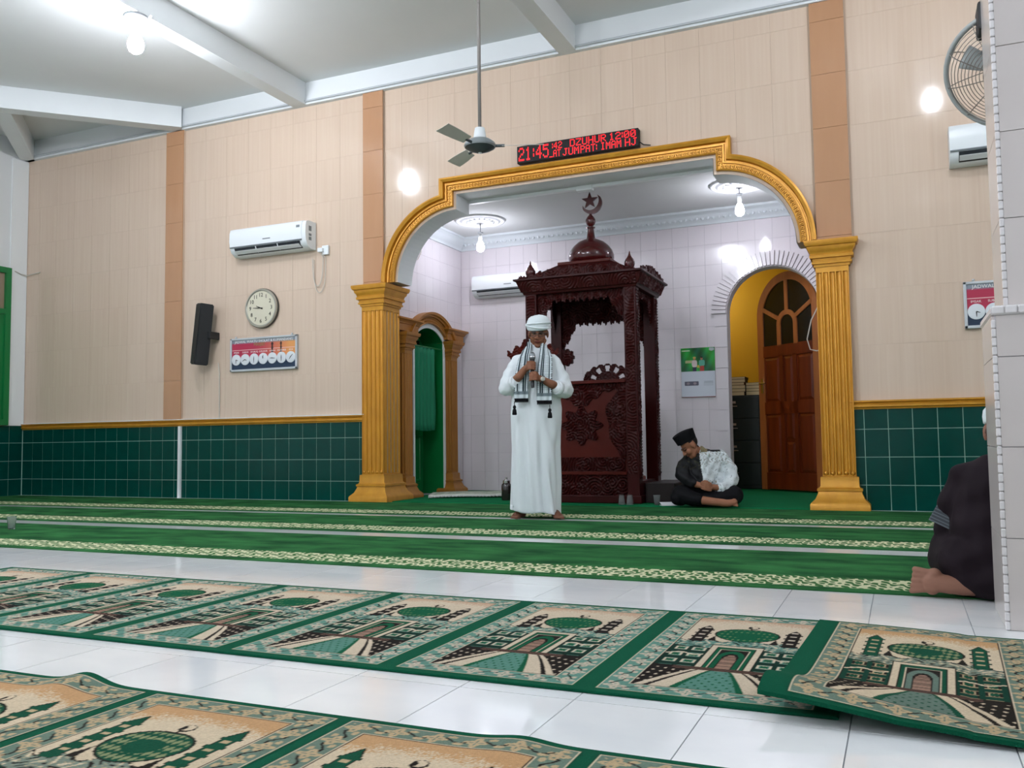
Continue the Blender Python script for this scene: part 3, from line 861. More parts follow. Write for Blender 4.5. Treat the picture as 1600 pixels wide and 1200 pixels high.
# ================================================================== carpets
def carpet_mat(name, y0b, y1b, w):
    """green pile with a cream floral border between local y0b..y1b"""
    m = bpy.data.materials.new(name); m.use_nodes = True
    nt = m.node_tree; N = nt.nodes; L = nt.links
    b = N['Principled BSDF']; b.inputs['Roughness'].default_value = 0.95; b.inputs['Specular IOR Level'].default_value = 0.1
    tc = N.new('ShaderNodeTexCoord'); sx = N.new('ShaderNodeSeparateXYZ'); L.new(tc.outputs['Object'], sx.inputs[0])
    def math_(op, a, bb=None, c=None):
        q = N.new('ShaderNodeMath'); q.operation = op
        for i, v in enumerate((a, bb, c)):
            if v is None: continue
            if isinstance(v, (int, float)): q.inputs[i].default_value = v
            else: L.new(v, q.inputs[i])
        return q.outputs[0]
    X, Y = sx.outputs[0], sx.outputs[1]
    # pile: brushed streaks
    mp = N.new('ShaderNodeMapping'); mp.inputs['Scale'].default_value = (1.8, 3.6, 1)
    L.new(tc.outputs['Object'], mp.inputs[0])
    nz = N.new('ShaderNodeTexNoise'); nz.inputs['Scale'].default_value = 1.6; nz.inputs['Detail'].default_value = 5; L.new(mp.outputs[0], nz.inputs[0])
    rp = N.new('ShaderNodeValToRGB'); rp.color_ramp.elements[0].position = 0.32; rp.color_ramp.elements[1].position = 0.68
    rp.color_ramp.elements[0].color = (*lin('134424'), 1); rp.color_ramp.elements[1].color = (*lin('33723f'), 1)
    L.new(nz.outputs[0], rp.inputs[0])
    # border motif: scrolls from warped sines
    vo = N.new('ShaderNodeTexNoise'); vo.inputs['Scale'].default_value = 14; L.new(tc.outputs['Object'], vo.inputs[0])
    wb = math_('MULTIPLY_ADD', vo.outputs[0], 3.0, -1.5)
    yy = math_('DIVIDE', math_('SUBTRACT', Y, y0b), (y1b - y0b))
    p1 = math_('SINE', math_('ADD', math_('MULTIPLY', X, 2 * PI / 0.105), wb))
    p2 = math_('SINE', math_('ADD', math_('MULTIPLY', yy, 2 * PI * 2.4), wb))
    p3 = math_('SINE', math_('ADD', math_('MULTIPLY', X, 2 * PI / 0.055), math_('MULTIPLY', yy, 11.0)))
    s = math_('ADD', math_('MULTIPLY', p1, p2), math_('MULTIPLY', p3, 0.55))
    motif = math_('GREATER_THAN', s, 0.28)
    motif2 = math_('LESS_THAN', s, -0.75)
    mo = math_('MAXIMUM', motif, motif2)
    mixc = N.new('ShaderNodeMix'); mixc.data_type = 'RGBA'
    mixc.inputs[6].default_value = (*lin('cfd0ab'), 1); mixc.inputs[7].default_value = (*lin('3f6a3c'), 1)
    L.new(mo, mixc.inputs[0])
    inb = math_('MULTIPLY', math_('GREATER_THAN', Y, y0b), math_('LESS_THAN', Y, y1b))
    mix2 = N.new('ShaderNodeMix'); mix2.data_type = 'RGBA'
    L.new(inb, mix2.inputs[0]); L.new(rp.outputs[0], mix2.inputs[6]); L.new(mixc.outputs[2], mix2.inputs[7])
    L.new(mix2.outputs[2], b.inputs['Base Color'])
    fb = N.new('ShaderNodeTexNoise'); fb.inputs['Scale'].default_value = 220; L.new(tc.outputs['Object'], fb.inputs[0])
    bp = N.new('ShaderNodeBump'); bp.inputs['Strength'].default_value = 0.5; bp.inputs['Distance'].default_value = 0.006
    L.new(fb.outputs[0], bp.inputs['Height']); L.new(bp.outputs[0], b.inputs['Normal'])
    MATS[name] = m
mat('carpet_rim', '2f6f35', 0.95)
def carpet(label, y0, y1, b0, b1, x0=-11.2, x1=5.2, h=0.006):
    c = thing('prayer_carpet', label, 'carpet', (x0, y0, 0.0), 0, 'long green carpets laid in rows')
    nm = 'carpet_pile_%d' % int(y0 * 10)
    carpet_mat(nm, b0 - y0, b1 - y0, 1)
    MB().bbox(0.0, 0.0, 0.0004, x1 - x0, y1 - y0, h, 0.002).build('pile', nm, c)
    MB().tube([(0, 0.004, h * 0.55), (x1 - x0, 0.004, h * 0.55)], h * 0.5, 8).build('bound_edge', 'carpet_rim', c, smooth=True)
carpet('long green carpet strip closest to the front wall', 7.03, 8.43, 7.11, 7.44)
carpet('long green carpet strip in the middle of the three rows', 5.60, 6.84, 5.71, 6.02)
carpet('long green carpet strip bordering the bare white floor', 4.05, 5.35, 4.14, 4.42)
mat('niche_carpet', '0c6b40', 0.95, spec=0.1, var=0.5, vscale=(1.5, 3, 1), color2='086036', bump=0.4, bscale=200)
nc = MB(); nc.box(AX - OPX + 0.05, 8.50, 0.0004, AX + OPX - 0.03, 8.86, 0.010); nc.box(NXL + 0.005, 8.86, 0.0004, NXR - 0.005, NYB - 0.005, 0.010)
nc.box(DCX - DR + 0.01, NYB - 0.005, 0.0004, DCX + DR - 0.01, 10.81, 0.010); nc.box(-3.19, 10.81, 0.0004, 0.59, 12.99, 0.010)
tag(nc.build('niche_carpet', 'niche_carpet'), 'plain green carpet covering the floor of the niche', 'carpet')
# ================================================================== carved pulpit
mat('mahogany', '3a0d0c', 0.36, spec=0.16, var=0.6, vscale=(8, 8, 3), color2='1f0605')
mat('mahogany_dome', '430f10', 0.14, spec=0.5, var=0.3, vscale=(6, 6, 3), color2='360b0b', coat=0.3)
mat('mahogany_red', '4f140a', 0.36, spec=0.15, var=0.5, vscale=(6, 6, 1.5), color2='380c05')

def scroll_height(X, Y, seed, lam=0.03):
    rng = np.random.RandomState(seed)
    w, h = X.max() - X.min(), Y.max() - Y.min()
    n = max(3, int(w * h / 0.012))
    H = np.zeros_like(X); Wt = np.zeros_like(X) + 1e-6
    for k in range(n):
        cx = X.min() + rng.rand() * w; cy = Y.min() + rng.rand() * h
        s = rng.choice((-1, 1)); R = 0.05 + 0.03 * rng.rand()
        r = np.hypot(X - cx, Y - cy); th = np.arctan2(Y - cy, X - cx)
        wt = np.exp(-(r / R) ** 2)
        H += wt * np.sin(2 * PI * r / lam + s * th * (1 + (k % 3)) + k); Wt += wt
    return np.clip(H / Wt * 1.6, -1, 1) * 0.5 + 0.5

def carved(name, m, parent, M, w, h, res=0.007, amp=0.014, seed=1, mask=None, thick=0.010):
    """carved relief board: local x 0..w, y 0..h, relief towards +z; mask(X,Y) keeps cells (pierced / scalloped outline)"""
    nx, ny = max(3, int(w / res) + 1), max(3, int(h / res) + 1)
    X, Y = np.meshgrid(np.linspace(0, w, nx), np.linspace(0, h, ny))
    Z = thick + 0.75 * amp * scroll_height(X, Y, seed)
    idx = np.arange(nx * ny).reshape(ny, nx)
    keep = np.ones((ny - 1, nx - 1), bool)
    if mask is not None:
        Xc, Yc = (X[:-1, :-1] + X[1:, 1:]) / 2, (Y[:-1, :-1] + Y[1:, 1:]) / 2
        keep = mask(Xc, Yc)
    q = np.stack([idx[:-1, :-1], idx[:-1, 1:], idx[1:, 1:], idx[1:, :-1]], -1)[keep]
    used = np.unique(q); remap = -np.ones(nx * ny, int); remap[used] = np.arange(len(used))
    co = np.stack([X, Y, Z], -1).reshape(-1, 3)[used]
    back = co.copy(); back[:, 2] = 0
    q = remap[q]; nb = len(co)
    faces = [tuple(r) for r in q]
    e = {}
    for r in q:
        for i in range(4):
            a, b = int(r[i]), int(r[(i + 1) % 4])
            if (b, a) in e: e.pop((b, a))
            else: e[(a, b)] = 1
    faces += [(a, a + nb, b + nb, b) for a, b in e]
    me = bpy.data.meshes.new(name)
    me.from_pydata(np.vstack([co, back]).tolist(), [], faces)
    me.polygons.foreach_set('use_smooth', [True] * len(me.polygons)); me.set_sharp_from_angle(angle=math.radians(50))
    me.materials.append(MATS[m])
    o = link(name, me, parent); o.matrix_local = M
    return o
def F_front(x, y, z): return Matrix(((1, 0, 0, x), (0, 0, -1, y), (0, 1, 0, z), (0, 0, 0, 1)))      # faces -y
def F_right(x, y, z): return Matrix(((0, 0, 1, x), (1, 0, 0, y), (0, 1, 0, z), (0, 0, 0, 1)))       # faces +x, local x runs +y
def F_left(x, y, z): return Matrix(((0, 0, -1, x), (-1, 0, 0, y), (0, 1, 0, z), (0, 0, 0, 1)))      # faces -x
def F_back(x, y, z): return Matrix(((-1, 0, 0, x), (0, 0, 1, y), (0, 1, 0, z), (0, 0, 0, 1)))       # faces +y

PX0, PX1, PY0, PY1 = -3.68, -2.45, 8.74, 9.62
PCX, PCY = (PX0 + PX1) / 2, (PY0 + PY1) / 2
pul = thing('pulpit', 'dark carved mahogany pulpit with four posts, canopy and dome', 'pulpit', (PCX, PCY, 0.012))
hx, hy = (PX1 - PX0) / 2, (PY1 - PY0) / 2
# posts
PWID = 0.13
for sx in (-1, 1):
    for sy in (-1, 1):
        x0, x1 = sorted((sx * hx, sx * (hx - PWID))); y0, y1 = sorted((sy * hy, sy * (hy - PWID)))
        p_ = MB().bbox(x0, y0, 0, x1, y1, 2.24, 0.006).build('post', 'mahogany', pul)
        if sy < 0:
            carved('post_carving', 'mahogany', p_, F_front(x0 + 0.018, y0 + 0.004, 0.3), PWID - 0.036, 1.93, 0.007, 0.014, 11 + sx, thick=0.004)
        if sx > 0:
            carved('post_carving', 'mahogany', p_, F_right(x1 - 0.004, y0 + 0.018, 0.25), PWID - 0.036, 1.95, 0.007, 0.014, 21 + sy, thick=0.004)
# lower body: plinth, front board, carved frame
MB().bbox(-hx - 0.02, -hy - 0.02, 0.0, hx + 0.02, hy + 0.02, 0.08, 0.008).build('plinth', 'mahogany', pul)
MB().bbox(-hx + PWID - 0.01, -hy + 0.02, 0.08, hx - PWID + 0.01, -hy + 0.055, 1.25, 0.004).build('front_board', 'mahogany_red', pul)
fw = 2 * (hx - PWID)
carved('base_carving', 'mahogany', pul, F_front(-fw / 2, -hy + 0.022, 0.08), fw, 0.21, 0.007, 0.022, 31)
carved('lower_carving', 'mahogany', pul, F_front(-fw / 2 + 0.02, -hy + 0.022, 0.33), fw - 0.04, 0.14, 0.007, 0.02, 32)
MB().bbox(-fw / 2, -hy - 0.01, 0.29, fw / 2, -hy + 0.03, 0.325, 0.004).build('moulding', 'mahogany_red', pul)
def heart(X, Y):
    u = (X - fw / 2) / (fw / 2); v = Y / 0.76
    edge = 0.68 + 0.12 * np.cos(v * PI * 2.0) + 0.05 * np.cos(v * 14)
    top = 0.80 - 0.10 * np.cos(u * PI * 1.5) + 0.02 * np.cos(u * 25)
    return (np.abs(u) > edge) | (v > top)
carved('frame_carving', 'mahogany', pul, F_front(-fw / 2, -hy + 0.022, 0.48), fw, 0.76, 0.008, 0.022, 33, mask=heart)
def medal(X, Y):
    u = (X - 0.25) / 0.25; v = (Y - 0.22) / 0.22
    r = np.hypot(u, v); t = np.arctan2(v, u)
    return r < 0.80 + 0.14 * np.cos(t * 8)
carved('medallion', 'mahogany', pul, F_front(-0.25, -hy + 0.022, 0.58), 0.5, 0.44, 0.007, 0.024, 34, mask=medal)
MB().bbox(-fw / 2 - 0.005, -hy - 0.03, 1.235, fw / 2 + 0.005, -hy + 0.20, 1.27, 0.006).build('reading_ledge', 'mahogany_red', pul)
# side rails, floor and seat
MB().box(-hx + 0.02, -hy + 0.05, 0.16, hx - 0.02, hy - 0.02, 0.20).build('platform', 'mahogany', pul)
MB().bbox(hx - 0.10, -hy + PWID, 0.08, hx - 0.03, hy - PWID, 0.22, 0.004).build('side_rail', 'mahogany', pul)
MB().bbox(-hx + 0.03, -hy + PWID, 0.08, -hx + 0.10, hy - PWID, 0.22, 0.004).build('side_rail', 'mahogany', pul)
# pierced crest of the seat back
def crest(X, Y):
    u = (X - 0.29) / 0.29; v = Y / 0.24
    h = np.sqrt(np.clip(1 - u * u, 0, 1)) * 0.8 + 0.10 * np.abs(np.cos(u * 11)) + 0.05
    r = np.hypot(u, v * 0.85); t = np.arctan2(v, u)
    hole = (np.abs(r - 0.62) < 0.11) & (np.cos(t * 12) > 0.1) & (v > 0.12)
    return (v < h) & ~hole
carved('seat_crest', 'mahogany', pul, F_front(-0.19, 0.20, 1.27), 0.58, 0.26, 0.007, 0.012, 35, mask=crest)
MB().bbox(-0.20, 0.19, 0.2, 0.40, 0.225, 1.275, 0.005).build('seat_back', 'mahogany', pul)
# scroll brackets on the left posts
def scr(X, Y):
    u = X / 0.24; v = Y / 0.26
    return (v < 0.35 + 0.55 * u ** 1.2 + 0.10 * np.cos(u * 15)) & (v > 0.12 * np.cos(u * 9) + 0.1 * (1 - u))
MR = Matrix.Scale(-1, 4, Vector((1, 0, 0)))
carved('scroll_bracket', 'mahogany_red', pul, F_front(-hx - 0.235, -hy + 0.06, 1.52), 0.24, 0.27, 0.006, 0.016, 36, mask=scr, thick=0.02)
carved('scroll_bracket', 'mahogany_red', pul, F_front(-hx + PWID - 0.005, -hy + 0.06, 1.52), 0.24, 0.27, 0.006, 0.016, 37, mask=lambda X, Y: scr(0.24 - X, Y), thick=0.02)
carved('scroll_bracket', 'mahogany', pul, F_front(-hx + PWID - 0.005, hy - 0.08, 1.50), 0.15, 0.20, 0.006, 0.016, 38, mask=lambda X, Y: (np.hypot((X - 0.05) / 0.10, (Y - 0.1) / 0.1) < 0.95 + 0.1 * np.cos(9 * np.arctan2(Y - 0.1, X - 0.05))), thick=0.03)
# valances under the canopy
def val(W_, hmid, hside, H_):
    def f(X, Y):
        u = np.abs(X / W_ * 2 - 1)
        d = hmid + (hside - hmid) * np.clip((u - 0.66) / 0.34, 0, 1) ** 0.75
        d = d + 0.016 * np.cos(X * 2 * PI / 0.075) + 0.010 * np.cos(X * 2 * PI / 0.031)
        return Y > H_ - d
    return f
wv = 2 * hx - 2 * PWID; H_ = 0.40
carved('valance', 'mahogany', pul, F_front(-wv / 2, -hy + 0.06, 2.24 - H_), wv, H_, 0.007, 0.018, 41, mask=val(wv, 0.10, 0.36, H_))
carved('valance', 'mahogany', pul, F_front(-wv / 2, hy - 0.08, 2.24 - 0.60), wv, 0.60, 0.007, 0.018, 42, mask=val(wv, 0.27, 0.56, 0.60))
wd = 2 * hy - 2 * PWID
carved('valance', 'mahogany', pul, F_right(hx - 0.06, -wd / 2, 2.24 - H_), wd, H_, 0.007, 0.018, 43, mask=val(wd, 0.08, 0.34, H_))
carved('valance', 'mahogany', pul, F_left(-hx + 0.06, wd / 2, 2.24 - H_), wd, H_, 0.007, 0.018, 44, mask=val(wd, 0.08, 0.34, H_))
# canopy: cornice, carved frieze, crest boards, hipped roof, plate
MB().rect_rings(-hx, hx, -hy, hy, [(-0.01, 2.22), (0.012, 2.225), (0.02, 2.245), (0.035, 2.255), (0.075, 2.36), (0.10, 2.372), (0.10, 2.39), (-0.04, 2.39)]).build('cornice', 'mahogany', pul, angle=30)
def crestm(W_):
    return lambda X, Y: Y < 0.022 + 0.078 * (1 - np.abs(X / W_ * 2 - 1)) ** 0.7 + 0.014 * np.cos(X * 2 * PI / 0.11) + 0.008 * np.cos(X * 2 * PI / 0.045)
tilt = Matrix.Rotation(-0.42, 4, 'X')
carved('frieze_carving', 'mahogany', pul, F_front(-hx - 0.02, -hy - 0.035, 2.255) @ Matrix.Rotation(0.36, 4, 'X'), 2 * hx + 0.04, 0.115, 0.008, 0.012, 45, thick=0.004)
carved('frieze_carving', 'mahogany', pul, F_right(hx + 0.035, -hy - 0.02, 2.255) @ Matrix.Rotation(0.36, 4, 'X'), 2 * hy + 0.04, 0.115, 0.008, 0.012, 46, thick=0.004)
carved('crest_board', 'mahogany', pul, F_front(-hx - 0.02, -hy - 0.06, 2.385), 2 * hx + 0.04, 0.13, 0.007, 0.014, 47, mask=crestm(2 * hx + 0.04))
carved('crest_board', 'mahogany', pul, F_right(hx + 0.06, -hy - 0.02, 2.385), 2 * hy + 0.04, 0.13, 0.007, 0.014, 48, mask=crestm(2 * hy + 0.04))
carved('crest_board', 'mahogany', pul, F_left(-hx - 0.06, hy + 0.02, 2.385), 2 * hy + 0.04, 0.13, 0.007, 0.014, 49, mask=crestm(2 * hy + 0.04))
MB().rings([[(-a, -b, z), (a, -b, z), (a, b, z), (-a, b, z)] for a, b, z in ((hx + 0.03, hy + 0.03, 2.385), (0.30, 0.26, 2.555))]).build('hipped_roof', 'mahogany', pul)
MB().bbox(-0.30, -0.27, 2.55, 0.30, 0.27, 2.585, 0.006).build('dome_plate', 'mahogany_red', pul)
dome = [(0.215, 2.585), (0.235, 2.60), (0.252, 2.64), (0.252, 2.68), (0.235, 2.73), (0.20, 2.78), (0.15, 2.825), (0.095, 2.852), (0.056, 2.866), (0.046, 2.88), (0.038, 2.94), (0.034, 2.985), (0.048, 2.988), (0.05, 2.998), (0.03, 3.003), (0.028, 3.012), (0.045, 3.03), (0.056, 3.06), (0.054, 3.085), (0.038, 3.115), (0.018, 3.135), (0.010, 3.155), (0.004, 3.16)]
MB().lathe(dome, n=40).build('dome', 'mahogany_dome', pul, angle=40)
star = []
for k in range(10):
    r = 0.098 if k % 2 == 0 else 0.040
    a = PI / 2 + 2 * PI * k / 10
    star.append((r * math.cos(a) - 0.005, 3.30 + r * math.sin(a)))
MB().prism(star, -0.010, 0.010).build('star', 'mahogany_dome', pul)
cr = []
for k in range(25):
    a = math.radians(205 + 190 * k / 24); cr.append((0.02 + 0.118 * math.cos(a), 3.265 + 0.118 * math.sin(a)))
for k in range(25):
    a = math.radians(395 - 190 * k / 24); cr.append((0.002 + 0.10 * math.cos(a), 3.297 + 0.105 * math.sin(a)))
MB().prism(cr, -0.012, 0.012).build('crescent', 'mahogany_dome', pul)
fin = [(0.045, 0.0), (0.05, 0.012), (0.042, 0.02), (0.047, 0.035), (0.055, 0.06), (0.054, 0.085), (0.042, 0.112), (0.024, 0.135), (0.012, 0.16), (0.004, 0.195), (0.001, 0.20)]
for sx in (-1, 1):
    for sy in (-1, 1):
        MB().lathe(fin, (sx * (hx - 0.06), sy * (hy - 0.02), 2.40), n=18).build('finial', 'mahogany_dome', pul, smooth=True)
# low step on the right of the pulpit
mat('step_dark', '1b0c0b', 0.5, spec=0.3, var=0.4, vscale=(8, 8, 8), color2='120706')
st = MB().bbox(-2.425, 8.86, 0.012, -2.12, 9.62, 0.215, 0.006).build('pulpit_step', 'step_dark')
tag(st, 'low dark wooden step against the right side of the pulpit', 'step')
mat('red_cloth', '6b2a28', 0.8, var=0.6, vscale=(30, 30, 30), color2='8a6a5c')
fc = MB().bbox(-2.50, 9.15, 0.236, -2.30, 9.42, 0.275, 0.012)
tag(MB().bbox(-2.68, 9.05, 0.214, -2.56, 9.40, 0.27, 0.015).build('folded_cloth', 'red_cloth'), 'folded red patterned cloth lying inside the pulpit', 'cloth')

# ================================================================== things on the walls
mat('appliance_white', 'e9eef0', 0.3)
mat('appliance_side', 'cdd2d3', 0.4)
mat('vent_dark', '1b2126', 0.5)
mat('print_grey', '7f868a', 0.5)
def aircon(x0, x1, z0, z1, y, label, louvre_open=True, logo=True):
    """split air conditioner hung on a wall facing -y"""
    t = thing('air_conditioner', label, 'air conditioner', ((x0 + x1) / 2, y, z0))
    w, h = x1 - x0, z1 - z0; D_ = 0.20
    prof = [(0, 0.0), (-0.10, 0.0), (-0.17, 0.045 * h / 0.33), (-0.195, 0.10 * h / 0.33), (-0.205, 0.17 * h / 0.33), (-0.20, 0.27 * h / 0.33), (-0.185, 0.315 * h / 0.33), (-0.15, h), (0, h)]
    MB().prism(prof, -w / 2, w / 2, 'x').build('casing', 'appliance_white', t, angle=50)
    fr = [(-0.199, 0.105 * h / 0.33), (-0.213, 0.17 * h / 0.33), (-0.208, 0.27 * h / 0.33), (-0.190, 0.32 * h / 0.33), (-0.15, h + 0.006), (-0.14, h + 0.006), (-0.18, 0.3 * h / 0.33), (-0.19, 0.2 * h / 0.33)]
    MB().prism(fr, -w / 2 + 0.004, w / 2 - 0.055, 'x').build('front_cover', 'appliance_white', t, angle=50)
    MB().prism([(-0.201, 0.092 * h / 0.33), (-0.208, 0.100 * h / 0.33), (-0.208, 0.107 * h / 0.33), (-0.199, 0.107 * h / 0.33)], -w / 2 + 0.004, w / 2 - 0.055, 'x').build('trim_strip', 'print_grey', t)
    a, b = -w / 2 + 0.07, w / 2 - 0.09
    MB().prism([(-0.125, 0.014), (-0.178, 0.043 * h / 0.33), (-0.198, 0.088 * h / 0.33), (-0.19, 0.09 * h / 0.33), (-0.16, 0.05)], a, b, 'x').build('air_outlet', 'vent_dark', t)
    MB().prism([(-0.150, 0.020), (-0.202, 0.048), (-0.206, 0.053), (-0.150, 0.027)], a + 0.005, b - 0.005, 'x').build('louvre', 'appliance_white', t)
    for k in (1, 2):
        xk = a + (b - a) * k / 3
        MB().prism([(-0.14, 0.02), (-0.182, 0.043), (-0.203, 0.090), (-0.19, 0.09)], xk - 0.006, xk + 0.006, 'x').build('outlet_bar', 'appliance_white', t)
    if logo:
        MB().box(-0.05 * w, -0.2125, 0.155 * h / 0.33, 0.05 * w, -0.2085, 0.168 * h / 0.33).build('maker_mark', 'print_grey', t)
        MB().box(w / 2 - 0.13, -0.2095, 0.245 * h / 0.33, w / 2 - 0.08, -0.2055, 0.275 * h / 0.33).build('badge', 'print_grey', t)
    return t
ac1 = aircon(-7.42, -6.29, 2.955, 3.285, YW - 0.001, 'white split air conditioner above the round clock')
for z0, z1 in ((0.21, 0.27), (0.15, 0.18), (0.10, 0.14)):
    MB().box(0.5655, -0.14, z0, 0.567, -0.09, z1).build('side_label', 'print_grey', ac1)
aircon(-5.17, -4.12, 2.58, 2.86, NYB - 0.001, 'white split air conditioner on the niche wall behind the pulpit')
aircon(0.47, 1.60, 3.0, 3.33, YW - 0.001, 'white split air conditioner half hidden by the tiled pillar')

# socket with plug and loose cable
mat('cable_grey', 'c9c3b8', 0.6)
so = thing('wall_socket', 'white wall socket with a plug beside the air conditioner', 'socket', (-6.14, YW, 2.94))
MB().bbox(-0.045, -0.03, -0.055, 0.045, 0.0, 0.055, 0.005).build('box', 'appliance_white', so)
MB().bbox(-0.085, -0.065, -0.025, -0.015, -0.029, 0.025, 0.006).build('plug', 'appliance_white', so)
cb = MB()
cb.tube([(-6.26, YW - 0.03, 2.95), (-6.215, YW - 0.05, 2.94)], 0.005, 6)
pts = [(-6.20 + 0.0, YW - 0.045, 2.92)]
for k in range(21):
    a = PI * k / 20
    pts.append((-6.24 + 0.075 * math.cos(a) - 0.01, YW - 0.02, 2.86 - 0.34 * math.sin(a) ** 0.7))
cb.tube(pts, 0.005, 6)
pts = [(-6.17, YW - 0.04, 2.90)]
for k in range(21):
    a = PI * k / 20
    pts.append((-6.225 + 0.085 * math.cos(a), YW - 0.015, 2.84 - 0.40 * math.sin(a) ** 0.6))
cb.tube(pts, 0.004, 6)
tag(cb.build('power_cable', 'cable_grey'), 'thin grey power cable looped under the socket', 'cable')

# round wall clock
mat('clock_rim', 'b9b6ab', 0.3, metal=0.6)
mat('clock_rim_dark', '3b3833', 0.4)
mat('clock_face', 'd9d3bd', 0.5)
mat('ink', '26241f', 0.6)
ck = thing('wall_clock', 'round wall clock with a silver rim and cream face', 'clock', (-7.07, YW, 2.315))
MY = Matrix.Rotation(PI / 2, 3, 'X')
MB().lathe([(0.215, 0.0), (0.238, 0.004), (0.240, 0.035), (0.232, 0.052), (0.218, 0.055), (0.208, 0.042), (0.0001, 0.042)], n=56, M=MY, cap=False).build('rim', 'clock_rim', ck, angle=40)
MB().lathe([(0.244, 0.0), (0.244, 0.03), (0.236, 0.034)], n=56, M=MY, cap=False).build('rear_case', 'clock_rim_dark', ck, angle=40)
MB().lathe([(0.210, 0.043), (0.0001, 0.044)], n=56, M=MY, cap=False).build('dial', 'clock_face', ck)
for k in range(12):
    a = math.radians(90 - 30 * (k + 1))
    text_mesh(str(k + 1), 0.068, 'ink', 'numeral', ck, facing(0.160 * math.cos(a), -0.0455, 0.160 * math.sin(a)), 0.0006)
def hand(ang, L, w, nm, yy):
    d = Vector((math.sin(math.radians(ang)), 0, math.cos(math.radians(ang)))); n_ = Vector((d.z, 0, -d.x)) * w
    p = [d * -0.03 + n_, d * L + n_ * 0.35, d * L - n_ * 0.35, d * -0.03 - n_]
    MB().prism([(q.x, q.z) for q in p], -yy, -yy - 0.002).build(nm, 'ink', ck)
hand(293, 0.075, 0.008, 'hour_hand', 0.047); hand(273, 0.115, 0.006, 'minute_hand', 0.050)

# loudspeaker
mat('speaker_black', '1d1f22', 0.55, var=0.5, vscale=(150, 150, 150), color2='0f1011')
sp = thing('column_speaker', 'tall narrow black loudspeaker tilted on the cream wall', 'loudspeaker', (-7.82, YW - 0.16, 2.03))
sb = MB(); bm = bmesh.new(); bmesh.ops.create_cube(bm, size=1.0)
for q in bm.verts: q.co = Vector((q.co.x * 0.17, q.co.y * 0.17, q.co.z * 0.76))
bmesh.ops.bevel(bm, geom=bm.edges[:], offset=0.012, segments=2, affect='EDGES')
MT = Matrix.Rotation(math.radians(7), 4, 'Y') @ Matrix.Rotation(math.radians(-28), 4, 'Z')
sb.frombm(bm, Matrix.Translation((-0.06, 0, 0)) @ MT); sb.build('cabinet', 'speaker_black', sp)
MB().bbox(0.035, -0.01, -0.06, 0.075, 0.16, 0.03, 0.006).build('bracket', 'speaker_black', sp)
tag(MB().tube([(-7.745, YW - 0.02, 1.68), (-7.735, YW - 0.012, 1.55), (-7.733, YW - 0.01, 0.99)], 0.006, 6).build('speaker_cable', 'cable_grey'), 'thin pale cable running down below the loudspeaker', 'cable')

# prayer time boards
mat('print', 'ffffff', 0.5, attr='Col')
mat('frame_alu', 'c9ced1', 0.35, metal=0.4)
mat('dial_white', 'dfe4e8', 0.5)
mat('text_white', 'efe9e6', 0.6)
mat('text_green', '7c8a4a', 0.6)
def board_print(U, V):
    red = np.array([0.70, 0.16, 0.29]); red2 = np.array([0.78, 0.33, 0.36]); ora = np.array([0.90, 0.62, 0.36])
    c = np.zeros(U.shape + (3,)) + red
    f = np.clip((U - 0.35) / 0.55, 0, 1)[..., None]
    c = c * (1 - f) + ora * f
    g = np.clip((V - 0.86) / 0.05, 0, 1)[..., None]
    c = c * (1 - g) + np.array([0.52, 0.56, 0.60]) * g
    navy = np.array([0.10, 0.19, 0.29])
    d = np.clip((0.36 - V) / 0.03, 0, 1)[..., None]
    c = c * (1 - d) + navy * d
    ln_ = (np.abs(V - 0.655) < 0.010)
    c[ln_] = (0.95, 0.80, 0.78)
    for cx, r in ((0.64, 0.012), (0.775, 0.010)):       # minaret silhouettes
        mk = (np.abs(U - cx) < r * (1 + 0.6 * (np.abs((V * 8) % 1 - 0.5) < 0.18))) & (V > 0.5) & (V < 0.88)
        c[mk] = (0.22, 0.12, 0.10)
    return c
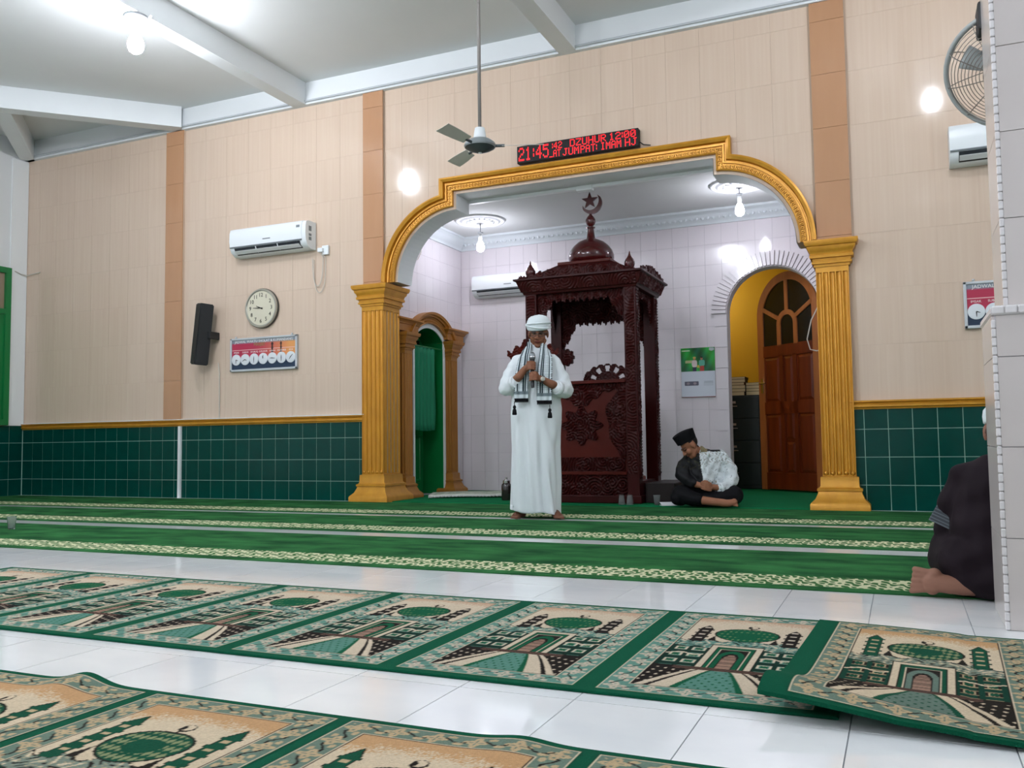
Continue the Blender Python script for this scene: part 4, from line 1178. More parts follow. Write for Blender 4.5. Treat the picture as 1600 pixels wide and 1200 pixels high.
def time_board(x0, x1, z0, z1, y, label, dials):
    t = thing('prayer_time_board', label, 'sign', ((x0 + x1) / 2, y, (z0 + z1) / 2))
    w, h = x1 - x0, z1 - z0
    MB().box(-w / 2, -0.02, -h / 2, w / 2, 0.0, h / 2).build('backing', 'frame_alu', t)
    color_grid('printed_sheet', w - 0.05, h - 0.05, 160, 60, board_print, 'print', t, facing(-w / 2 + 0.025, -0.0215, -h / 2 + 0.025))
    for nm, b in (('frame_bar', (-w / 2, -h / 2, w / 2, -h / 2 + 0.026)), ('frame_bar', (-w / 2, h / 2 - 0.022, w / 2, h / 2)), ('frame_bar', (-w / 2, -h / 2, -w / 2 + 0.024, h / 2)), ('frame_bar', (w / 2 - 0.026, -h / 2, w / 2, h / 2))):
        MB().bbox(b[0], -0.034, b[1], b[2], -0.015, b[3], 0.003).build(nm, 'frame_alu', t)
    for s in (-1, 1):
        MB().lathe([(0.012, 0), (0.012, 0.012), (0.004, 0.018)], (s * w * 0.42, -0.012, h / 2 + 0.012), 10, MY).build('hook', 'frame_alu', t)
    text_mesh('JADWAL WAKTU SHOLAT & KUMANDANG', 0.045 * h / 0.41, 'text_white', 'heading', t, facing(0, -0.023, h * 0.385))
    text_mesh('MASJID', 0.055 * h / 0.41, 'text_green', 'mosque_line', t, facing(-0.06, -0.023, h * 0.285))
    names = ['IMSAK', 'SUBUH', 'SYURUQ', 'DZUHUR', 'ASHAR', 'MAGHRIB', 'ISYA']
    hands = [(180, 110), (240, 115), (180, 5), (5, 350), (95, 270), (180, 0), (45, 215)]
    for k in range(7):
        cx = -w / 2 + 0.025 + (w - 0.05) * (k + 0.5) / 7
        text_mesh(names[k], 0.030 * h / 0.41, 'text_white', 'dial_name', t, facing(cx, -0.023, h * 0.07))
        dl = MB().lathe([(0.068, 0.0), (0.068, 0.008), (0.062, 0.010), (0.0001, 0.010)], (cx, -0.0215, -h * 0.145), 28, MY, cap=False).build('dial', 'dial_white', t, angle=40)
        hm = MB()
        for ang, L in zip(hands[k], (0.045, 0.032)):
            d = Vector((math.sin(math.radians(ang)), 0, math.cos(math.radians(ang)))); n_ = Vector((d.z, 0, -d.x)) * 0.005
            p = [n_, d * L + n_ * 0.4, d * L - n_ * 0.4, -n_]
            hm.prism([(cx + q.x, -h * 0.145 + q.z) for q in p], -0.0335, -0.0322)
        hm.build('dial_hands', 'ink', dl)
time_board(-7.55, -6.54, 1.555, 1.965, YW - 0.001, 'framed red and orange prayer time board with seven dials below the clock', 7)
time_board(0.535, 1.545, 1.578, 1.985, YW - 0.001, 'framed red prayer time board half hidden by the tiled pillar', 7)

# LED running text clock above the arch
mat('led_case', '120f10', 0.5, spec=0.3)
mat('led_red', 'c00010', 0.5, emit='ff0616', estr=1.15)
FONT = {'A': '01110 10001 10001 11111 10001 10001 10001', 'D': '11110 10001 10001 10001 10001 10001 11110', 'H': '10001 10001 10001 11111 10001 10001 10001',
        'I': '01110 00100 00100 00100 00100 00100 01110', 'J': '00111 00010 00010 00010 00010 10010 01100', 'M': '10001 11011 10101 10101 10001 10001 10001',
        'P': '11110 10001 10001 11110 10000 10000 10000', 'R': '11110 10001 10001 11110 10100 10010 10001', 'T': '11111 00100 00100 00100 00100 00100 00100',
        'U': '10001 10001 10001 10001 10001 10001 01110', 'Z': '11111 00001 00010 00100 01000 10000 11111', 'S': '01111 10000 10000 01110 00001 00001 11110',
        '0': '01110 10001 10011 10101 11001 10001 01110', '1': '00100 01100 00100 00100 00100 00100 01110', '2': '01110 10001 00001 00110 01000 10000 11111',
        '4': '00010 00110 01010 10010 11111 00010 00010', '5': '11111 10000 11110 00001 00001 10001 01110', ':': '0 1 1 0 1 1 0', ' ': '00 00 00 00 00 00 00', '_': '00000 00000 00000 00000 00000 00000 11111'}
led = thing('led_clock', 'long black display with red LED time and text above the arch', 'display', (-2.975, YW - 0.001, 3.70))
LW, LH, TL = 1.33, 0.185, math.radians(0.0)
MB().bbox(-LW / 2, -0.075, -LH / 2, LW / 2, 0.0, LH / 2, 0.006).build('case', 'led_case', led)
def led_text(s, x, z, dx, dz, nm):
    mb = MB(); cx = x
    for ch in s:
        rows = FONT[ch].split(); wch = len(rows[0])
        for r, row in enumerate(rows):
            for c_, bit in enumerate(row):
                if bit == '1':
                    a0, b0 = cx + c_ * dx, z - r * dz
                    mb.add([(a0, -0.0762, b0 - dz * 0.94), (a0 + dx * 0.94, -0.0762, b0 - dz * 0.94), (a0 + dx * 0.94, -0.0762, b0), (a0, -0.0762, b0)], [(0, 1, 2, 3)])
        cx += (wch + 1) * dx
    tag(mb.build(nm, 'led_red', led), kind='stuff')
led_text('21', -0.645, 0.072, 0.0130, 0.0205, 'time_digits'); led_text(':', -0.478, 0.065, 0.012, 0.0180, 'time_colon'); led_text('45', -0.445, 0.072, 0.0130, 0.0205, 'time_digits')
led_text(':42', -0.262, 0.078, 0.0085, 0.0105, 'seconds'); led_text('_AT', -0.295, -0.005, 0.0075, 0.0105, 'text_row')
led_text('DZUHUR', -0.065, 0.080, 0.0112, 0.0108, 'text_row'); led_text('12:00', 0.36, 0.080, 0.0112, 0.0108, 'text_row')
led_text('JUM', -0.145, -0.004, 0.0105, 0.0110, 'text_row'); led_text('PAT: IMAM', 0.050, -0.004, 0.0095, 0.0110, 'text_row'); led_text('HJ', 0.525, -0.004, 0.0112, 0.0110, 'text_row')
tag(MB().tube([(-2.31, YW - 0.02, 3.66), (-2.27, YW - 0.03, 3.625), (-2.2, YW - 0.02, 3.612)], 0.006, 6).build('display_cable', 'ink'), 'short black cable at the right end of the LED display', 'cable')

# wall calendar
def cal_print(U, V):
    c = np.zeros(U.shape + (3,)) + np.array([0.82, 0.85, 0.89])
    top = V > 0.52
    gx = 0.5 + 0.5 * np.sin(U * 9 + V * 7); g2 = 0.5 + 0.5 * np.sin(U * 23 - V * 17)
    pic = np.stack([0.06 + 0.10 * gx, 0.33 + 0.28 * gx + 0.1 * g2, 0.16 + 0.12 * g2], -1)
    c[top] = pic[top]
    def blot(cx, cy, rx, ry, col, sh=2):
        mk = (np.abs((U - cx) / rx) ** sh + np.abs((V - cy) / ry) ** sh) < 1
        c[mk] = col
    blot(0.24, 0.72, 0.11, 0.03, (0.75, 0.75, 0.55), 6)
    blot(0.40, 0.68, 0.075, 0.07, (0.88, 0.82, 0.80), 4); blot(0.40, 0.775, 0.035, 0.03, (0.72, 0.50, 0.38)); blot(0.40, 0.80, 0.045, 0.02, (0.85, 0.72, 0.40))
    blot(0.40, 0.565, 0.06, 0.045, (0.13, 0.18, 0.25), 6)
    blot(0.62, 0.69, 0.085, 0.06, (0.38, 0.72, 0.62), 4); blot(0.61, 0.775, 0.032, 0.03, (0.72, 0.50, 0.38)); blot(0.61, 0.805, 0.034, 0.015, (0.12, 0.10, 0.1))
    blot(0.62, 0.575, 0.06, 0.055, (0.72, 0.25, 0.20), 6); blot(0.51, 0.62, 0.04, 0.03, (0.80, 0.70, 0.25))
    blot(0.15, 0.945, 0.12, 0.012, (0.75, 0.92, 0.70), 8)
    blot(0.91, 0.96, 0.07, 0.03, (0.70, 0.75, 0.75), 4)
    blot(0.30, 0.28, 0.21, 0.042, (0.36, 0.36, 0.42), 12); blot(0.20, 0.28, 0.05, 0.025, (0.55, 0.52, 0.55)); blot(0.40, 0.28, 0.05, 0.025, (0.60, 0.56, 0.58))
    for k in range(4): blot(0.80, 0.24 + 0.025 * k, 0.14, 0.005, (0.66, 0.70, 0.74), 10)
    c[V < 0.012] = (0.55, 0.25, 0.28)
    return c
cl_ = thing('wall_calendar', 'wall calendar with a green picture on its upper half', 'calendar', (-2.225, NYB, 1.46))
MB().box(-0.205, -0.012, -0.30, 0.205, -0.001, 0.30).build('sheets', 'text_white', cl_)
color_grid('printed_page', 0.41, 0.60, 90, 130, cal_print, 'print', cl_, facing(-0.205, -0.0125, -0.30))
text_mesh('IBADAH', 0.018, 'text_white', 'caption', cl_, facing(-0.14, -0.0132, 0.266))

# ================================================================== fans
mat('fan_steel', '9aa1a4', 0.35, metal=0.7)
mat('fan_dark', '4a5053', 0.4, metal=0.4)
mat('fan_white', 'd5dadb', 0.35)
mat('blade_grey', 'c9c4ba', 0.45)
mat('rod_grey', '7d7873', 0.45)
FX, FY = -2.885, 6.0
fan = thing('ceiling_fan', 'grey ceiling fan hanging on a long rod', 'fan', (FX, FY, ZC))
MB().lathe([(0.001, 0), (0.07, 0.0), (0.06, -0.06), (0.02, -0.09)], n=20, cap=False).build('ceiling_cup', 'fan_white', fan, smooth=True)
MB().tube([(0, 0, -0.08), (0, 0, -1.95)], 0.0135, 10).build('rod', 'rod_grey', fan, smooth=True)
zb = 2.93 - ZC
MB().lathe([(0.022, zb + 0.145), (0.038, zb + 0.14), (0.045, zb + 0.10), (0.050, zb + 0.055), (0.06, zb + 0.05)], n=20).build('rod_cover', 'fan_white', fan, smooth=True)
MB().lathe([(0.05, zb + 0.055), (0.085, zb + 0.045), (0.118, zb + 0.02), (0.124, zb + 0.0), (0.118, zb - 0.012), (0.001, zb - 0.012)], n=28, cap=False).build('motor_housing', 'fan_steel', fan, angle=40)
MB().lathe([(0.116, zb - 0.010), (0.09, zb - 0.028), (0.045, zb - 0.045), (0.02, zb - 0.052), (0.001, zb - 0.053)], n=28, cap=False).build('bottom_plate', 'fan_dark', fan, smooth=True)
MB().sphere((0, 0, zb - 0.05), (0.016, 0.016, 0.01), 12, 8).build('cap_screw', 'fan_white', fan, smooth=True)
for k in range(3):
    a = math.radians(22 + 120 * k)
    MZ = Matrix.Rotation(a, 4, 'Z')
    b = MB()
    rings = []
    for i in range(9):
        u = i / 8; x = 0.17 + 0.32 * u; wch = 0.038 + 0.018 * math.sin(u * PI * 0.6)
        ring = []
        for (yy, zz_) in ((-wch, -0.016), (0, -0.002), (wch, 0.016), (wch, 0.0185), (0, 0.001), (-wch, -0.0135)):
            ring.append(MZ @ Vector((x, yy, zb + zz_)))
        rings.append(ring)
    b.rings(rings); b.build('blade', 'blade_grey', fan, angle=40)
    MB().tube([MZ @ Vector((0.10, 0, zb)), MZ @ Vector((0.19, 0, zb))], 0.012, 6).build('blade_arm', 'fan_dark', fan)

# wire cage fan behind the pillar
wf = thing('cage_fan', 'round wire cage wall fan hanging beside the tiled pillar', 'fan', (0.445, 4.00, 2.135))
Zax = Vector((-0.35, -0.72, -0.55)).normalized(); Xax = Vector((0, 0, 1)).cross(Zax).normalized(); Yax = Zax.cross(Xax)
WM = Matrix((Xax, Yax, Zax)).transposed()
def wpt(x, y, z): q = WM @ Vector((x, y, z)); return (q.x, q.y, q.z)
cg = MB()
RF = 0.232
for r, z in [(0.04 + 0.0146 * k, 0.0) for k in range(13)]:
    cg.tube([wpt(r * math.cos(2 * PI * k / 40), r * math.sin(2 * PI * k / 40), 0.07 * math.sqrt(max(0, 1 - (r / RF) ** 2))) for k in range(41)], 0.0016, 4, cap=False)
for k in range(10):
    a = 2 * PI * k / 10
    cg.tube([wpt(r * math.cos(a), r * math.sin(a), 0.07 * math.sqrt(max(0, 1 - (r / RF) ** 2))) for r in [0.035 + 0.0195 * j for j in range(11)]], 0.0022, 4)
    cg.tube([wpt(r * math.cos(a), r * math.sin(a), -0.09 * math.sqrt(max(0, 1 - (r / RF) ** 2))) for r in [0.035 + 0.0195 * j for j in range(11)]], 0.0022, 4)
mat('wire_grey', '857d74', 0.5)
mat('rim_grey', 'a5aaa8', 0.4)
cg.build('wire_cage', 'wire_grey', wf)
MB().tube([wpt(RF * math.cos(2 * PI * k / 48), RF * math.sin(2 * PI * k / 48), 0) for k in range(49)], 0.011, 8, cap=False).build('cage_rim', 'rim_grey', wf, smooth=True)
mt_ = MB().lathe([(0.001, 0.05), (0.04, 0.045), (0.045, 0.0), (0.07, -0.03), (0.075, -0.16), (0.04, -0.19), (0.001, -0.19)], n=18, cap=False)
mt_.v = [wpt(*p) for p in mt_.v]; mt_.build('motor', 'speaker_black', wf, smooth=True)
for k in range(3):
    a0 = 2 * PI * k / 3 + 0.4
    pr_ = []
    for i in range(6):
        r = 0.035 + 0.029 * i; wd_ = 0.35 - 0.02 * i
        pr_.append([wpt(r * math.cos(a0 + s * wd_), r * math.sin(a0 + s * wd_), 0.015 * s) for s in (-1, -0.3, 0.3, 1)])
    q_ = MB(); q_.rings(pr_, closed=False, cap=False); bl = q_.build('blade', 'rim_grey', wf, smooth=True)
    bl.modifiers.new('thickness', 'SOLIDIFY').thickness = 0.003
wb_ = MB().bbox(-0.11, -0.19, 0.11, -0.02, -0.06, 0.225, 0.01)
wb_.build('wall_bracket', 'speaker_black', wf)
wb2 = MB().tube([(-0.08, -0.1, 0.12), wpt(0, 0, -0.15)], 0.02, 8); wb2.build('bracket_arm', 'speaker_black', wf)

# ================================================================== tiled pillar at the right edge
pil = thing('tiled_pillar', 'pale tiled pillar with beaded corner trim at the right edge', 'pillar', (0.51, 3.66, 0.0))
mat('bead_white', 'e6e2e2', 0.25)
def pillar_section(x0, x1, y0, y1, z0, z1, th):
    MB().box(x0 + 0.008, y0 + 0.008, z0, x1 - 0.008, y1 - 0.008, z1).build('core', 'grout_white', pil)
    zs = steps(z0, z1, th, z0)
    for j in range(len(zs) - 1):
        a, b = zs[j] + 0.0015, zs[j + 1] - 0.0015
        if b - a < 0.02: continue
        xm = (x0 + x1) / 2
        for xa, xb in ((x0 + 0.012, x1 - 0.002),):
            MB().box(xa, y0, a, xb, y0 + 0.008, b).build('pillar_tile', 'pillar_tile', pil)
            MB().box(xa, y1 - 0.008, a, xb, y1, b).build('pillar_tile', 'pillar_tile', pil)
        MB().box(x0, y0 + 0.012, a, x0 + 0.008, y1, b).build('pillar_tile', 'pillar_tile', pil)
        MB().box(x1 - 0.008, y0 + 0.012, a, x1, y1, b).build('pillar_tile', 'pillar_tile', pil)
    bead = MB(); z = z0
    while z < z1 - 0.02:
        bead.bbox(x0 - 0.003, y0 - 0.003, z + 0.001, x0 + 0.012, y0 + 0.012, z + 0.030, 0.004); z += 0.0312
    tag(bead.build('bead_trim', 'bead_white', pil), kind='stuff')
pillar_section(-0.21, 0.21, -0.21, 0.20, 0.0, 1.075, 0.31)
pillar_section(-0.165, 0.165, -0.165, 0.165, 1.11, ZTOP, 0.31)
MB().rect_rings(-0.165, 0.165, -0.165, 0.165, [(0.045, 1.075), (0.05, 1.082), (0.048, 1.10), (0.03, 1.11), (0.0, 1.112)]).build('belt', 'bead_white', pil, angle=40)
bt = MB(); x = -0.21
while x < 0.2:
    bt.bbox(x + 0.001, -0.222, 1.078, x + 0.038, -0.205, 1.106, 0.005); x += 0.04
tag(bt.build('belt_beads', 'bead_white', pil), kind='stuff')
# ================================================================== prayer rugs
mat('rug_pile', 'ffffff', 0.95, spec=0.08, attr='Col', bump=0.35, bscale=260)
mat('rug_green', '0c5139', 0.95, spec=0.08, bump=0.35, bscale=260, var=0.3, vscale=(6, 6, 6), color2='09432e')
PALETTES = {
    'teal': dict(border=(0.40, 0.58, 0.52), flower=(0.80, 0.74, 0.66), cream=(0.85, 0.78, 0.68), tan=(0.80, 0.66, 0.55), green=(0.06, 0.36, 0.24), dark=(0.13, 0.11, 0.10), mid=(0.36, 0.55, 0.49), cloud=(0.40, 0.57, 0.52)),
    'beige': dict(border=(0.44, 0.52, 0.46), flower=(0.78, 0.68, 0.53), cream=(0.87, 0.79, 0.67), tan=(0.80, 0.63, 0.45), green=(0.08, 0.32, 0.23), dark=(0.15, 0.13, 0.11), mid=(0.42, 0.50, 0.45), cloud=(0.50, 0.55, 0.49)),
}
def rug_pattern(pal, seed=0):
    P = {k: np.array(v) for k, v in PALETTES[pal].items()}
    def fn(U, V):
        rng = np.random.RandomState(3 + seed)
        X, Y = U * 0.55, V * 1.13                      # metres
        c = np.zeros(U.shape + (3,)) + P['border']
        def put(mk, col): c[mk] = P[col] if isinstance(col, str) else col
        wob = 0.006 * np.sin(X * 140) * np.cos(Y * 120) + 0.005 * np.sin(Y * 90 + X * 60)
        # ---- border: cream edge lines, flowers and leaf dashes
        e = np.minimum(np.minimum(X, 0.55 - X), np.minimum(Y, 1.13 - Y))
        put(e < 0.004, 'green'); put((e >= 0.004) & (e < 0.010), 'cream')
        side = np.minimum(X, 0.55 - X) < np.minimum(Y, 1.13 - Y)
        s = np.where(side, Y, X); d = e - 0.043
        per = 0.094
        fs = (s / per) % 1 - 0.5
        r1 = np.hypot(fs * per, d); t1 = np.arctan2(d, fs * per)
        inb = (e > 0.013) & (e < 0.078)
        put(inb & (r1 < 0.031 * (0.76 + 0.24 * np.cos(4 * t1))), 'flower')
        put(inb & (r1 < 0.017) & (np.abs(np.sin(2 * t1)) < 0.3), 'mid')
        fs2 = ((s / per) + 0.5) % 1 - 0.5
        put(inb & (np.abs(d - 0.012 * np.sin(s * 70)) < 0.0035) & (np.abs(fs2) < 0.30), 'dark')
        put(inb & (np.hypot(fs2 * per - 0.012, (d - 0.017) * 1.5) < 0.012), 'flower')
        put(inb & (np.hypot(fs2 * per + 0.014, (d + 0.018) * 1.5) < 0.011), 'flower')
        put((e >= 0.074) & (e < 0.079), 'cream'); put((e >= 0.079) & (e < 0.083), 'dark')
        # ---- field
        f = e >= 0.083
        x = (X - 0.275) / 0.192                          # -1..1 across the field
        y = (Y - 0.083) / (1.13 - 0.166)                 # 0..1 along the field
        sky = f & (y > 0.60)
        put(f, 'mid'); put(sky, 'cream')
        dith = rng.rand(*U.shape)
        tn = np.clip((y - (0.90 if pal == 'beige' else 0.93) + 0.035 * np.abs(x) ** 2 + wob) / 0.09, 0, 1)
        put(sky & (tn > dith * 0.8), 'tan')
        # clouds / foliage under the dome
        ce = 0.64 + 0.045 * np.sin(x * 7 + 1) * np.cos(x * 3) + 0.5 * wob
        cl_ = f & (y > 0.50) & (y < ce)
        put(cl_, 'cloud'); put(cl_ & (np.abs(y - ce) < 0.008), 'dark')
        nz = np.sin(x * 21 + 4 * np.sin(y * 40)) * np.sin(y * 95 + 3 * np.sin(x * 13))
        put(cl_ & (nz > 0.62), 'cream'); put(cl_ & (nz < -0.70), 'dark'); put(cl_ & (np.abs(nz - 0.25) < 0.07), 'flower')
        # dome
        dx, dy = x / 0.51, (y - 0.745) / 0.100
        r = np.hypot(dx, dy + 0.10 * (1 - np.abs(dx)))
        put(f & (r < 1.06), 'dark'); put(f & (r < 1.0), 'green')
        ck_ = (np.sin(dx * 17 + dy * 6) * np.sin(dx * 17 - dy * 9)) > 0.05
        put(f & (r < 0.96) & (r > 0.48) & ck_, (0.42, 0.52, 0.36) if pal == 'teal' else (0.55, 0.58, 0.42))
        if pal == 'teal': put(f & (r < 0.97) & (np.sin(dx * 17 + dy * 6) * np.sin(dx * 17 - dy * 9) < 0.6), 'green')
        # crescent
        put(f & (np.hypot((x - 0.02) / 0.10, (y - 0.875) / 0.026) < 1) & (np.hypot((x - 0.02) / 0.075, (y - 0.879) / 0.019) > 1), 'dark')
        put(f & (np.hypot((x + 0.03) / 0.035, (y - 0.875) / 0.012) < 1), 'dark')
        put(f & (np.abs(x) < 0.02) & (y > 0.835) & (y < 0.86), 'dark')
        # minarets
        for sx in (-1, 1):
            mx = x - sx * 0.74
            mw = 0.105 * (1 + 0.35 * (np.abs((y * 17) % 1 - 0.5) < 0.14)) * np.clip(((0.92 if pal == 'beige' else 0.87) - y) / 0.05, 0, 1)
            mk = f & (np.abs(mx) < mw) & (y > 0.60)
            put(mk, 'dark' if pal == 'teal' else 'green')
            put(f & (np.abs(mx) < mw) & (np.abs(mx) > mw - 0.022) & (y > 0.60), 'dark')
            put(f & (np.abs(mx) < 0.052) & (np.abs((y * 17) % 1 - 0.05) < 0.24) & (y > 0.62) & (y < 0.86), 'flower')
            put(f & (np.abs(mx - sx * -0.24) < 0.06 * np.clip((0.70 - y) / 0.06, 0, 1)) & (y > 0.62) & (y < 0.70), 'dark')
        # building
        bl = f & (y > 0.24) & (y <= 0.52 + 0.01 * np.sin(x * 18))
        put(bl, (0.08, 0.26, 0.20) if pal == 'beige' else (0.07, 0.20, 0.16))
        put(bl & (np.abs(np.abs(x) - 0.66 - 0.0) < 0.015), 'dark')
        wy = np.abs((y - 0.27) / 0.085 % 1 - 0.5); wx = np.abs((np.abs(x) - 0.42) / 0.28 % 1 - 0.5)
        win = bl & (wx < 0.36) & (wy < 0.30) & (np.abs(x) > 0.44)
        put(win, 'flower' if pal == 'beige' else 'mid')
        put(win & ((wx > 0.24) | (np.abs(wx - 0.08) < 0.05) | (wy > 0.2)) & (wy < 0.24), 'dark' if pal == 'beige' else 'cream')
        put(win & (wx < 0.20) & (wy < 0.16), 'green')
        put(bl & (np.abs(y - 0.415 - 0.012 * np.sin(x * 14)) < 0.006) & (np.abs(x) > 0.44), 'cream')
        # portal: nested frames
        for hw, top, col in ((0.42, 0.565, 'dark'), (0.40, 0.558, 'cream'), (0.31, 0.535, 'dark'), (0.295, 0.53, 'green'), (0.235, 0.505, 'cream'), (0.215, 0.50, 'dark')):
            put(f & (np.abs(x) < hw) & (y > 0.25) & (y < top), col)
        ar = f & (np.hypot(x / 0.20, np.clip((y - 0.40) / 0.085, 0, 9)) < 1) & (y > 0.25)
        put(ar, 'mid' if pal == 'beige' else 'green')
        ar2 = f & (np.hypot(x / 0.13, np.clip((y - 0.38) / 0.07, 0, 9)) < 1) & (y > 0.25)
        put(ar2, 'dark')
        ar3 = f & (np.hypot(x / 0.10, np.clip((y - 0.37) / 0.06, 0, 9)) < 1) & (y > 0.25)
        put(ar3 & ((y * 60) % 1 < 0.6), (0.70, 0.56, 0.48))
        # checker steps
        st_ = f & (y > 0.215) & (y <= 0.25)
        put(st_, 'dark'); put(st_ & (((x * 14).astype(int) + (y * 130).astype(int)) % 2 == 0) & (np.abs(x) < 0.7), (0.45, 0.33, 0.28))
        # foreground: black ground with sprigs, diverging cream paths, teal lawn
        fg = f & (y <= 0.215)
        put(fg, 'dark')
        put(fg & (np.sin(x * 30 + y * 60) * np.cos(x * 17 - y * 90) > 0.72), 'cream')
        v_ = (0.215 - y) / 0.215
        lawn = fg & (np.abs(x) < 0.14 + 0.36 * v_)
        put(lawn, 'mid')
        put(lawn & (np.sin(x * 44) * np.sin(y * 120) > 0.75), 'green')
        for k0, k1, g0, g1, col in ((0.16, 0.30, 0.50, 0.78, 'cream'), (0.12, 0.16, 0.40, 0.50, 'green'), (0.30, 0.335, 0.78, 0.83, 'dark'), (0.335, 0.40, 0.86, 0.98, 'cream')):
            a_ = np.abs(x)
            put(fg & (a_ > k0 + (g0 - k0) * v_ ** 0.85) & (a_ < k1 + (g1 - k1) * v_ ** 0.85), col)
        c *= (0.85 + 0.10 * rng.rand(*U.shape))[..., None]
        return c
    return fn
RW, RL, RP = 0.558, 1.085, 0.6125
def panel_mesh(pal, seed, zfn=None, nx=160, ny=310, w=RW):
    return color_grid('panel', w, RL, nx, ny, rug_pattern(pal, seed), 'rug_pile', M='mesh', zfn=zfn)
def rug_row(label, xs_left, n, y0, pal, h=0.009, over=None):
    """a row of n printed panels joined by plain green strips; xs_left = left end"""
    strip = RP - RW
    t = thing('prayer_rug', label, 'rug', (xs_left, y0, 0.0))
    Lx = n * RP + strip
    m_ = MB().bbox(0.0, 0.0, 0.0004, Lx, RL + 0.055, h, 0.003)
    m_.build('ground', 'rug_green', t)
    me = panel_mesh(pal, 0)
    for k in range(n):
        o = link('panel', me, t, (strip + k * RP, 0.0275, h + 0.0004))
    return t
# far row: strips centred on -0.80 - 0.6125 k
rug_row('row of teal prayer rug panels across the middle of the floor', -0.80 + RP - 7 * RP - (RP - RW) / 2, 7, 2.232, 'teal')
# near row with a lifted ripple on its far edge
nr_x = -0.62 - 5 * RP - (RP - 0.582) / 2
t = thing('prayer_rug', 'row of beige prayer rug panels in the foreground', 'rug', (nr_x, 0.70, 0.0))
NW = 0.582; strip = RP - NW; n_ = 6; Lx = n_ * RP + strip
def ripple(X, Y):
    g = np.exp(-((X - (-2.10 - nr_x)) / 0.08) ** 2) * np.clip((Y - 0.75) / 0.36, 0, 1) ** 1.4 * 0.026
    g = g + 0.010 * np.exp(-((X - (-0.78 - nr_x)) / 0.07) ** 2) * np.clip((Y - 0.9) / 0.2, 0, 1)
    return g
gx, gy = 260, 40
X, Y = np.meshgrid(np.linspace(0, Lx, gx), np.linspace(0, RL + 0.03, gy))
Zt = 0.009 + ripple(X, Y)
v = [(X[j, i], Y[j, i], Zt[j, i]) for j in range(gy) for i in range(gx)]
f = [(j * gx + i, j * gx + i + 1, (j + 1) * gx + i + 1, (j + 1) * gx + i) for j in range(gy - 1) for i in range(gx - 1)]
g_ = MB().add(v, f)
rim = [j * gx for j in range(gy - 1, -1, -1)]
rim = [i for i in range(gx)] + [j * gx + gx - 1 for j in range(1, gy)] + [(gy - 1) * gx + i for i in range(gx - 2, -1, -1)] + [j * gx for j in range(gy - 2, 0, -1)]
low = [(v[i][0], v[i][1], v[i][2] - 0.0085) for i in rim]
base = len(v)
g_.v += low
g_.f += [(rim[k], rim[(k + 1) % len(rim)], base + (k + 1) % len(rim), base + k) for k in range(len(rim))]
g_.build('ground', 'rug_green', t)
flat = panel_mesh('beige', 0, w=NW)
for k in range(n_):
    px = strip + k * RP
    if abs(nr_x + px + RW / 2 + 2.10) < RW or abs(nr_x + px + RW / 2 + 0.78) < RW * 0.7:
        me = panel_mesh('beige', 0, zfn=lambda X_, Y_, px=px: ripple(X_ + px, Y_ + 0.012), w=NW)
    else: me = flat
    link('panel', me, t, (px, 0.012, 0.0096))
# the loose rug lying over the right end of the far row
t = thing('prayer_rug', 'beige prayer rug overlapping the teal row at right, its near corner lifted', 'rug', (-0.335, 2.17, 0.0), math.radians(-2.5))
def lift(X, Y):
    fold = 0.055 * np.exp(-((Y - 0.10) / 0.16) ** 2) * np.clip(1 - X / 0.62, 0, 1) ** 1.3
    left = 0.016 * np.clip(1 - X / 0.45, 0, 1) ** 0.5
    wave = 0.006 * np.sin(X * 7 + 1.0) * np.clip(1 - Y / 1.1, 0, 1) ** 2
    return 0.0125 + fold + left + np.abs(wave)
LX2 = 1.30
gx, gy = 120, 90
X, Y = np.meshgrid(np.linspace(0, LX2, gx), np.linspace(0, RL + 0.03, gy))
Zt = lift(X, Y)
v = [(X[j, i], Y[j, i], Zt[j, i]) for j in range(gy) for i in range(gx)]
f = [(j * gx + i, j * gx + i + 1, (j + 1) * gx + i + 1, (j + 1) * gx + i) for j in range(gy - 1) for i in range(gx - 1)]
g_ = MB().add(v, f)
rim = [i for i in range(gx)] + [j * gx + gx - 1 for j in range(1, gy)] + [(gy - 1) * gx + i for i in range(gx - 2, -1, -1)] + [j * gx for j in range(gy - 2, 0, -1)]
base = len(v)
g_.v += [(v[i][0], v[i][1], v[i][2] - 0.010) for i in rim]
g_.f += [(rim[k], rim[(k + 1) % len(rim)], base + (k + 1) % len(rim), base + k) for k in range(len(rim))]
g_.build('ground', 'rug_green', t)
for k in range(2):
    px = 0.062 + k * RP
    me = panel_mesh('beige', 1, zfn=lambda X_, Y_, px=px: lift(X_ + px, Y_ + 0.015) + 0.0008)
    link('panel', me, t, (px, 0.015, 0.0))
# ================================================================== people
mat('skin_cloth', 'ffffff', 0.62, spec=0.3, attr='Col')
mat('robe_white', 'e3e9ec', 0.8, spec=0.2, var=0.3, vscale=(5, 5, 3), color2='d6dde1')
mat('cap_white', 'dfe8ea', 0.85, var=0.4, vscale=(20, 20, 60), color2='cbd6da')
mat('black_cloth', '0d0d11', 0.75, spec=0.18, var=0.4, vscale=(10, 10, 10), color2='0b0b0f')
mat('velvet_black', '0d0d10', 0.8, spec=0.15)
mat('dark_robe', '1d131a', 0.8, spec=0.2, var=0.5, vscale=(6, 6, 6), color2='140c12')
mat('glass_rim', '2a2622', 0.35)
mat('watch_dark', '2b3033', 0.3)

def flat_floor(co): co = co.copy(); co[:, 2] = np.maximum(co[:, 2], 0.002); return co
def smooth01(a, b, x): 
    t = np.clip((x - a) / (b - a), 0, 1); return t * t * (3 - 2 * t)

